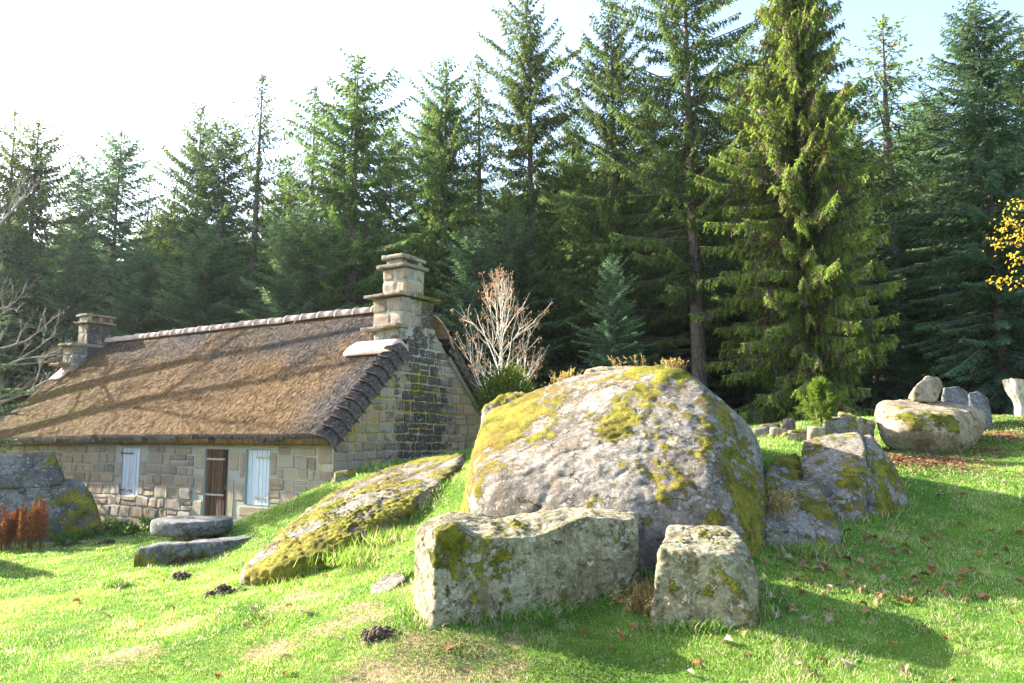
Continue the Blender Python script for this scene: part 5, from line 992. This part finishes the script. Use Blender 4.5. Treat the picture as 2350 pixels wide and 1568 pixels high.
for i, (px, py, h, n, lab) in enumerate(((668, 1192, .55, 130, 'tall thin flowering weed against the cottage wall'), (692, 1182, .45, 90, 'second thin weed against the cottage wall, right of the taller one'), (448, 1188, .25, 220, 'leafy weed behind the millstone table by the wall'))):
    tuft('weed', HW((-1.75, -1.45, -4.9)[i], -.16, (-.30, -.2, -.5)[i]), n, h, .09, .012, 'weed', lab, 'weed', 30 + i, .35)
for i, (px, py) in enumerate(((250, 1215), (205, 1238), (330, 1215), (365, 1218), (150, 1250), (285, 1222), (400, 1222))):
    q = gp(px, py + 6); bush('weed', q + [0, 0, .12], (.28, .2, .16), 520, .07, .03, 'weed', 'low leafy weeds at the foot of the dark boulder and wall', 'weed', 50 + i, 'weeds at the foot of the wall', stems=3, upb=.4, base=q)
# rusty dry dock stalks in the bed
for i, px in enumerate((5, 22, 38, 52, 66, 80, 92, 14, 45, 72, -15, -40)):
    q = at(px, 1250, 15.7 + .35 * (i % 3)); q[2] = g1(q[0], q[1]); rg = np.random.default_rng(300 + i); h = at(px, 1138 + rg.uniform(0, 45) + (20 if px < 15 else 0), q[1])[2] - q[2]; G = Geo(); T = Geo(); 
    for k in range(4):
        e = np.array([rg.normal() * .07, rg.normal() * .07, h * rg.uniform(.75, 1)]); V, F = tube([(0, 0, -.03), e * [.5, .5, .5] , e], [.008, .006, .003], 4); T.add(V, F, 0, rnd=.3)
        n = 420; t = rg.uniform(.25, 1, n) ** .8; p = e * t[:, None] + rg.normal(size=(n, 3)) * [.035, .035, .02] * (1.15 - .95 * t)[:, None] * 1.5; G.kites(p, p + nrm(rg.normal(size=(n, 3)) + [0, 0, -.3]) * .03, .022, rg, 0, .5, rnd=np.clip(rg.random(n) * .7 + .3 * t, 0, 1))
    r = empty('dock_plant', q); tag(r, 'rusty red dry dock stalk in the bed before the dark boulder', 'dead plant', 'rusty dock stalks'); T.build('stems', [M['rust']], r); G.build('seed_heads', [M['rust']], r)
# mole hills
for i, (px, py, r_, lab) in enumerate(((413, 1292, .26, 'dark molehill right below the curved mossy bench'), (414, 1330, .22, 'dark molehill in the sunny lawn below the bench molehill'), (505, 1366, .20, 'dark molehill beside the low tip of the bedrock ridge'), (866, 1470, .16, 'dark soil heap lower left of the slab corner'), (508, 1262, .16, 'small molehill at the end of the curved mossy bench'), (245, 1250, .22, 'shaded molehill near the corner of the dark boulder'))):
    q = gp(px, py); n = 44; X, Y_ = np.meshgrid(np.linspace(-1.3, 1.3, n), np.linspace(-1.3, 1.3, n), indexing='ij'); X, Y_ = X.ravel(), Y_.ravel(); rr = np.hypot(X, Y_); Z = np.exp(-(rr / .62) ** 2) * .42 * r_ * (1 + .5 * fbm(np.c_[X, Y_, X * 0 + i], 2.2, 3, i)) + .16 * r_ * fbm(np.c_[X, Y_, X * 0 + i], 5.5, 3, i + 3) * np.exp(-(rr / .9) ** 2) - .03 * rr
    G = Geo(); G.add(np.c_[X * r_, Y_ * r_ * .9, Z + gz(q[0] + X * r_, q[1] + Y_ * r_ * .9) - q[2]], gridfaces(n, n)); rg = np.random.default_rng(i); D, F = ico(2)
    for k in range(46):
        a = rg.uniform(0, 6.28); d_ = rg.rayleigh(.5) * r_; c = np.array([d_ * math.cos(a), d_ * math.sin(a), 0]); c[2] = math.exp(-(d_ / r_ / .62) ** 2) * .42 * r_ + g1(q[0] + c[0], q[1] + c[1]) - q[2]; G.add(c + D * rg.uniform(.35, 1) * .035 * rg.uniform(.6, 1.2, 3), F)
    o = G.build('molehill', [M['soilheap']], None, smooth=True); o.location = [float(c) for c in q]; tag(o, lab, 'molehill', 'molehills in the lawn')

# ------------------------------------------------------------------ grass (nobody could count it) and fallen leaves
def grass_field(name, spec, mat, seed, label):
    rg = np.random.default_rng(seed); G = Geo()
    for (x0, x1, y0, y1, dens, h, wd, fan) in spec:
        n = int((x1 - x0) * (y1 - y0) * dens); y = rg.uniform(y0, y1, n); x = rg.uniform(x0, x1, n); k = np.abs(x) < y * .68 + .8; x, y = x[k], y[k]
        c = fbm(np.c_[x, y, x * 0], 1.1, 4, 71); c2 = fbm(np.c_[x, y, x * 0], 5, 3, 74); s = blobs(SOIL, x, y, .62) + .10 + .75 * c2 + .35 * fbm(np.c_[x, y, x * 0], 11, 2, 75); lt = blobs(LIT, x, y)
        keep = (rg.random(len(x)) < 1.05 - sstep(.35, .8, s) * .80) & (rg.random(len(x)) > lt * .85); x, y, c, c2 = x[keep], y[keep], c[keep], c2[keep]; n = len(x)
        z = gz(x, y); c4 = fbm(np.c_[x, y, x * 0], 2.3, 3, 81); l = h * rg.uniform(.4, 1.3, n) * np.clip(.95 + .8 * c2 + .7 * c4, .6, 2.0); ln = rg.normal(size=(n, 2)) * .55
        d = nrm(np.c_[ln, np.ones(n)]); p = np.c_[x, y, z - .005]; m = p + d * l[:, None] * .55; e = m + nrm(d + np.c_[ln * .9, np.zeros(n)]) * l[:, None] * .5
        sd = nrm(np.c_[rg.normal(size=(n, 2)), np.zeros(n)]) * (wd * rg.uniform(.6, 1.3, n) * .5)[:, None]
        V = np.stack([p - sd, p + sd, m + sd * .75, m - sd * .75, e], 1).reshape(-1, 3); kk = np.arange(n)[:, None] * 5
        r = np.clip(rg.normal(size=n) * .17 + .44 + .6 * c + .35 * c4, 0, .86); dry = rg.random(n) < .09 + .3 * np.clip(c4 - .1, 0, 1) + .25 * sstep(.1, .6, s[keep]); r = np.where(dry, rg.uniform(.88, 1, n), r)
        F4 = kk + [0, 1, 2, 3]; F3 = kk + [3, 2, 4]; G.add(V, F4, 0, rnd=r); G.F.append(F3 + (G.n - len(V))); G.M.append(np.zeros(n, np.int32)); G.A['rnd'].append(r); G.nf += n
    o = G.build(name, [M[mat]]); return tag(o, label, None, kind='stuff')
grass_field('grass', [(-5, 5, 4.6, 7.5, 9000, .040, .0040, 0), (-7, 7, 7.5, 11, 4200, .045, .0060, 0), (-11, 12, 11, 16, 1700, .05, .010, 0), (-15, 16, 16, 23, 600, .06, .018, 0)], 'grass', 1, 'short green lawn grass')
rgr = np.random.default_rng(55); RP = np.concatenate(RIM); RP = RP[(RP[:, 1] < 17)]; RP = RP[fbm(np.c_[RP, RP[:, 0] * 0], 1.6, 3, 66) > -.12]; RP = np.repeat(RP, 9, 0) + rgr.normal(size=(len(RP) * 9, 2)) * .045; n_ = len(RP); G = Geo()
d_ = nrm(np.c_[rgr.normal(size=(n_, 2)) * .45, np.ones(n_)]); l_ = rgr.uniform(.05, .17, n_); p_ = np.c_[RP, gz(RP[:, 0], RP[:, 1]) - .01]; m_ = p_ + d_ * l_[:, None] * .55; e_ = m_ + nrm(d_ + np.c_[rgr.normal(size=(n_, 2)) * .6, np.full(n_, -.25)]) * l_[:, None] * .5
sd_ = nrm(np.c_[rgr.normal(size=(n_, 2)), np.zeros(n_)]) * (.0035 * rgr.uniform(.6, 1.3, n_) * (1 + .06 * RP[:, 1]))[:, None]; k_ = np.arange(n_)[:, None] * 5; r_ = np.where(rgr.random(n_) < .2, rgr.uniform(.88, 1, n_), np.clip(rgr.normal(size=n_) * .18 + .35, 0, .86))
G.add(np.stack([p_ - sd_, p_ + sd_, m_ + sd_ * .75, m_ - sd_ * .75, e_], 1).reshape(-1, 3), k_ + [0, 1, 2, 3], 0, rnd=r_); G.F.append(k_ + [3, 2, 4]); G.M.append(np.zeros(n_, np.int32)); G.A['rnd'].append(r_); G.nf += n_
tag(G.build('long_grass', [M['grass']]), 'longer grass left uncut round the foot of the rocks', None, kind='stuff')
# clover and broad leaves
def cover(name, spots, n, size, mat, seed, label):
    rg = np.random.default_rng(seed); P = []
    for px, py, r_, wgt in spots:
        q = gp(px, py); m = int(n * wgt); P.append(np.c_[q[0] + rg.normal(size=m) * r_, q[1] + rg.normal(size=m) * r_ * .8])
    P = np.concatenate(P); z = gz(P[:, 0], P[:, 1]) + rg.uniform(.005, .05, len(P)); G = Geo(); p = np.c_[P, z]; a = rg.uniform(0, 6.28, len(p)); d = np.c_[np.cos(a), np.sin(a), rg.uniform(-.25, .35, len(p))]; sd = nrm(np.cross(d, [0, 0, 1.]) + rg.normal(size=d.shape) * .25)
    G.kites(p, p + d * (size * rg.uniform(.6, 1.3, len(p)))[:, None], size * .7, rg, 0, .55, side=sd, rnd=rg.random(len(p))); o = G.build(name, [M[mat]]); return tag(o, label, None, kind='stuff')
cover('clover', ((1010, 1500, .22, 1), (1100, 1520, .25, 1), (1300, 1530, .3, 1), (1400, 1545, .3, 1), (1180, 1440, .25, .7), (1350, 1420, .25, .8), (1250, 1440, .2, .5), (700, 1500, .5, .6), (550, 1480, .5, .5), (300, 1450, .6, .5), (900, 1440, .3, .4), (400, 1540, .4, .5), (1000, 1440, .2, .5), (1600, 1550, .4, .4)), 1500, .020, 'clover', 3, 'clover and small broad leaves in the lawn')
cover('leaf_litter', ((2060, 1062, .35, 1), (2120, 1062, .4, 1.3), (2180, 1058, .4, 1.3), (2240, 1040, .4, 1), (2300, 1010, .5, 1), (2330, 985, .7, 1), (2020, 1058, .3, .7), (2200, 1075, .5, .4), (1780, 1150, .2, .3), (2280, 960, .8, .8)), 420, .07, 'litter', 4, 'brown leaf litter round the long pale boulder')

def leaf_mesh(seed, L_=.11):
    rg = np.random.default_rng(seed); n = 17; t = np.linspace(0, 1, n); wv = np.sin(math.pi * t ** .8) ** .8 * (.30 + .10 * np.cos(t * 5.2 * 2 * math.pi * .8 + seed)) * L_
    V = []; cu, tw = rg.uniform(.4, 1.3), rg.normal() * .4
    for i in range(n):
        for s in (-1, -.5, 0, .5, 1):
            y = s * wv[i]; V.append((t[i] * L_ - L_ / 2, y, abs(s) ** 1.5 * wv[i] * cu * .8 + .02 * math.sin(t[i] * 3.1) + y * tw * (t[i] - .3) + .008))
    G = Geo(); G.add(np.array(V), gridfaces(n, 5), 0, rnd=rg.uniform(.25, .75, (n - 1) * 4)); return G.build('fallen_leaf', [M['oakleaf']], smooth=True)
protoL = [leaf_mesh(s, l) for s, l in ((1, .12), (2, .10), (3, .13), (4, .09), (5, .11), (6, .14))]
for o in protoL: COL.objects.unlink(o)
rgl = np.random.default_rng(17); cnt = 0
def leaf(px, py, label, group, sc=1.0):
    global cnt
    q = gp(px, py); o = protoL[cnt % 6].copy(); COL.objects.link(o); cnt += 1; o.location = (q[0], q[1], q[2] + .03); o.rotation_euler = (rgl.normal() * .35 + (math.pi if rgl.random() < .3 else 0), rgl.normal() * .35, rgl.uniform(0, 6.28)); s = sc * rgl.uniform(.55, 1.0); o.scale = (s, s, s); tag(o, label, 'leaf', group)
n = 0
while n < 250:      # shaded lawn right of the boulders
    px, py = rgl.uniform(1740, 2345), rgl.normal(1300, 75)
    if 1190 < py < 1540 and py > 1290 - (px - 1760) * .33 and rgl.random() < np.exp(-max(0, (px - 1950)) / 330): leaf(px, py, 'brown oak leaf fallen on the shaded grass right of the boulders', 'brown leaves on the shaded lawn right of the boulders'); n += 1
for i in range(30): px = rgl.uniform(2040, 2345); leaf(px, rgl.uniform(1075, 1180), 'brown leaf on the sunlit lawn below the long pale boulder', 'leaves on the sunlit lawn below the long pale boulder')
for i in range(16): leaf(rgl.uniform(1280, 1740), rgl.uniform(1440, 1535), 'brown leaf in the shadow in front of the slab and block', 'leaves in the shadow before the slab')
for i in range(18): leaf(rgl.uniform(1500, 2300), rgl.uniform(1470, 1562), 'dry leaf in the sunny grass along the bottom right', 'leaves in the sunny grass at bottom right')
for i in range(14): leaf(rgl.uniform(880, 1010), rgl.uniform(1165, 1290), 'orange leaf in the bright gully left of the slab', 'leaves in the gully left of the slab')
for px, py in ((472, 1428), (700, 1418), (664, 1400), (690, 1408), (440, 1372), (280, 1385), (165, 1362), (175, 1388), (1050, 1495), (655, 1520), (1035, 1500), (500, 1430), (745, 1330), (580, 1405), (520, 1355), (560, 1445), (500, 1563), (610, 1440), (780, 1480), (320, 1345), (400, 1405), (460, 1390), (660, 1555), (350, 1555), (240, 1420), (540, 1318)): leaf(px, py, 'orange leaf lying in the sunny lawn left of the slab', 'orange leaves in the sunny lawn at left')

# ------------------------------------------------------------------ thin haze volume added to imitate lens glare over the far trees
hz = bpy.data.meshes.new('haze'); hb = bmesh.new(); bmesh.ops.create_cube(hb, size=1.0)
for v in hb.verts: v.co = Vector((v.co.x * 420, v.co.y * 300 + 70, (v.co.z + .5) * 46 - 7))
hb.to_mesh(hz); hb.free(); ho = bpy.data.objects.new('haze', hz); COL.objects.link(ho)
hm = bpy.data.materials.new('haze'); hm.use_nodes = True; ht = hm.node_tree; ht.nodes.clear(); hout = ht.nodes.new('ShaderNodeOutputMaterial'); hv = ht.nodes.new('ShaderNodeVolumePrincipled')
hv.inputs['Color'].default_value = (.86, .93, 1, 1); hv.inputs['Density'].default_value = .0002; hv.inputs['Anisotropy'].default_value = .65; ht.links.new(hv.outputs[0], hout.inputs['Volume']); hz.materials.append(hm)
tag(ho, 'thin haze added to imitate lens glare', None, kind='stuff')
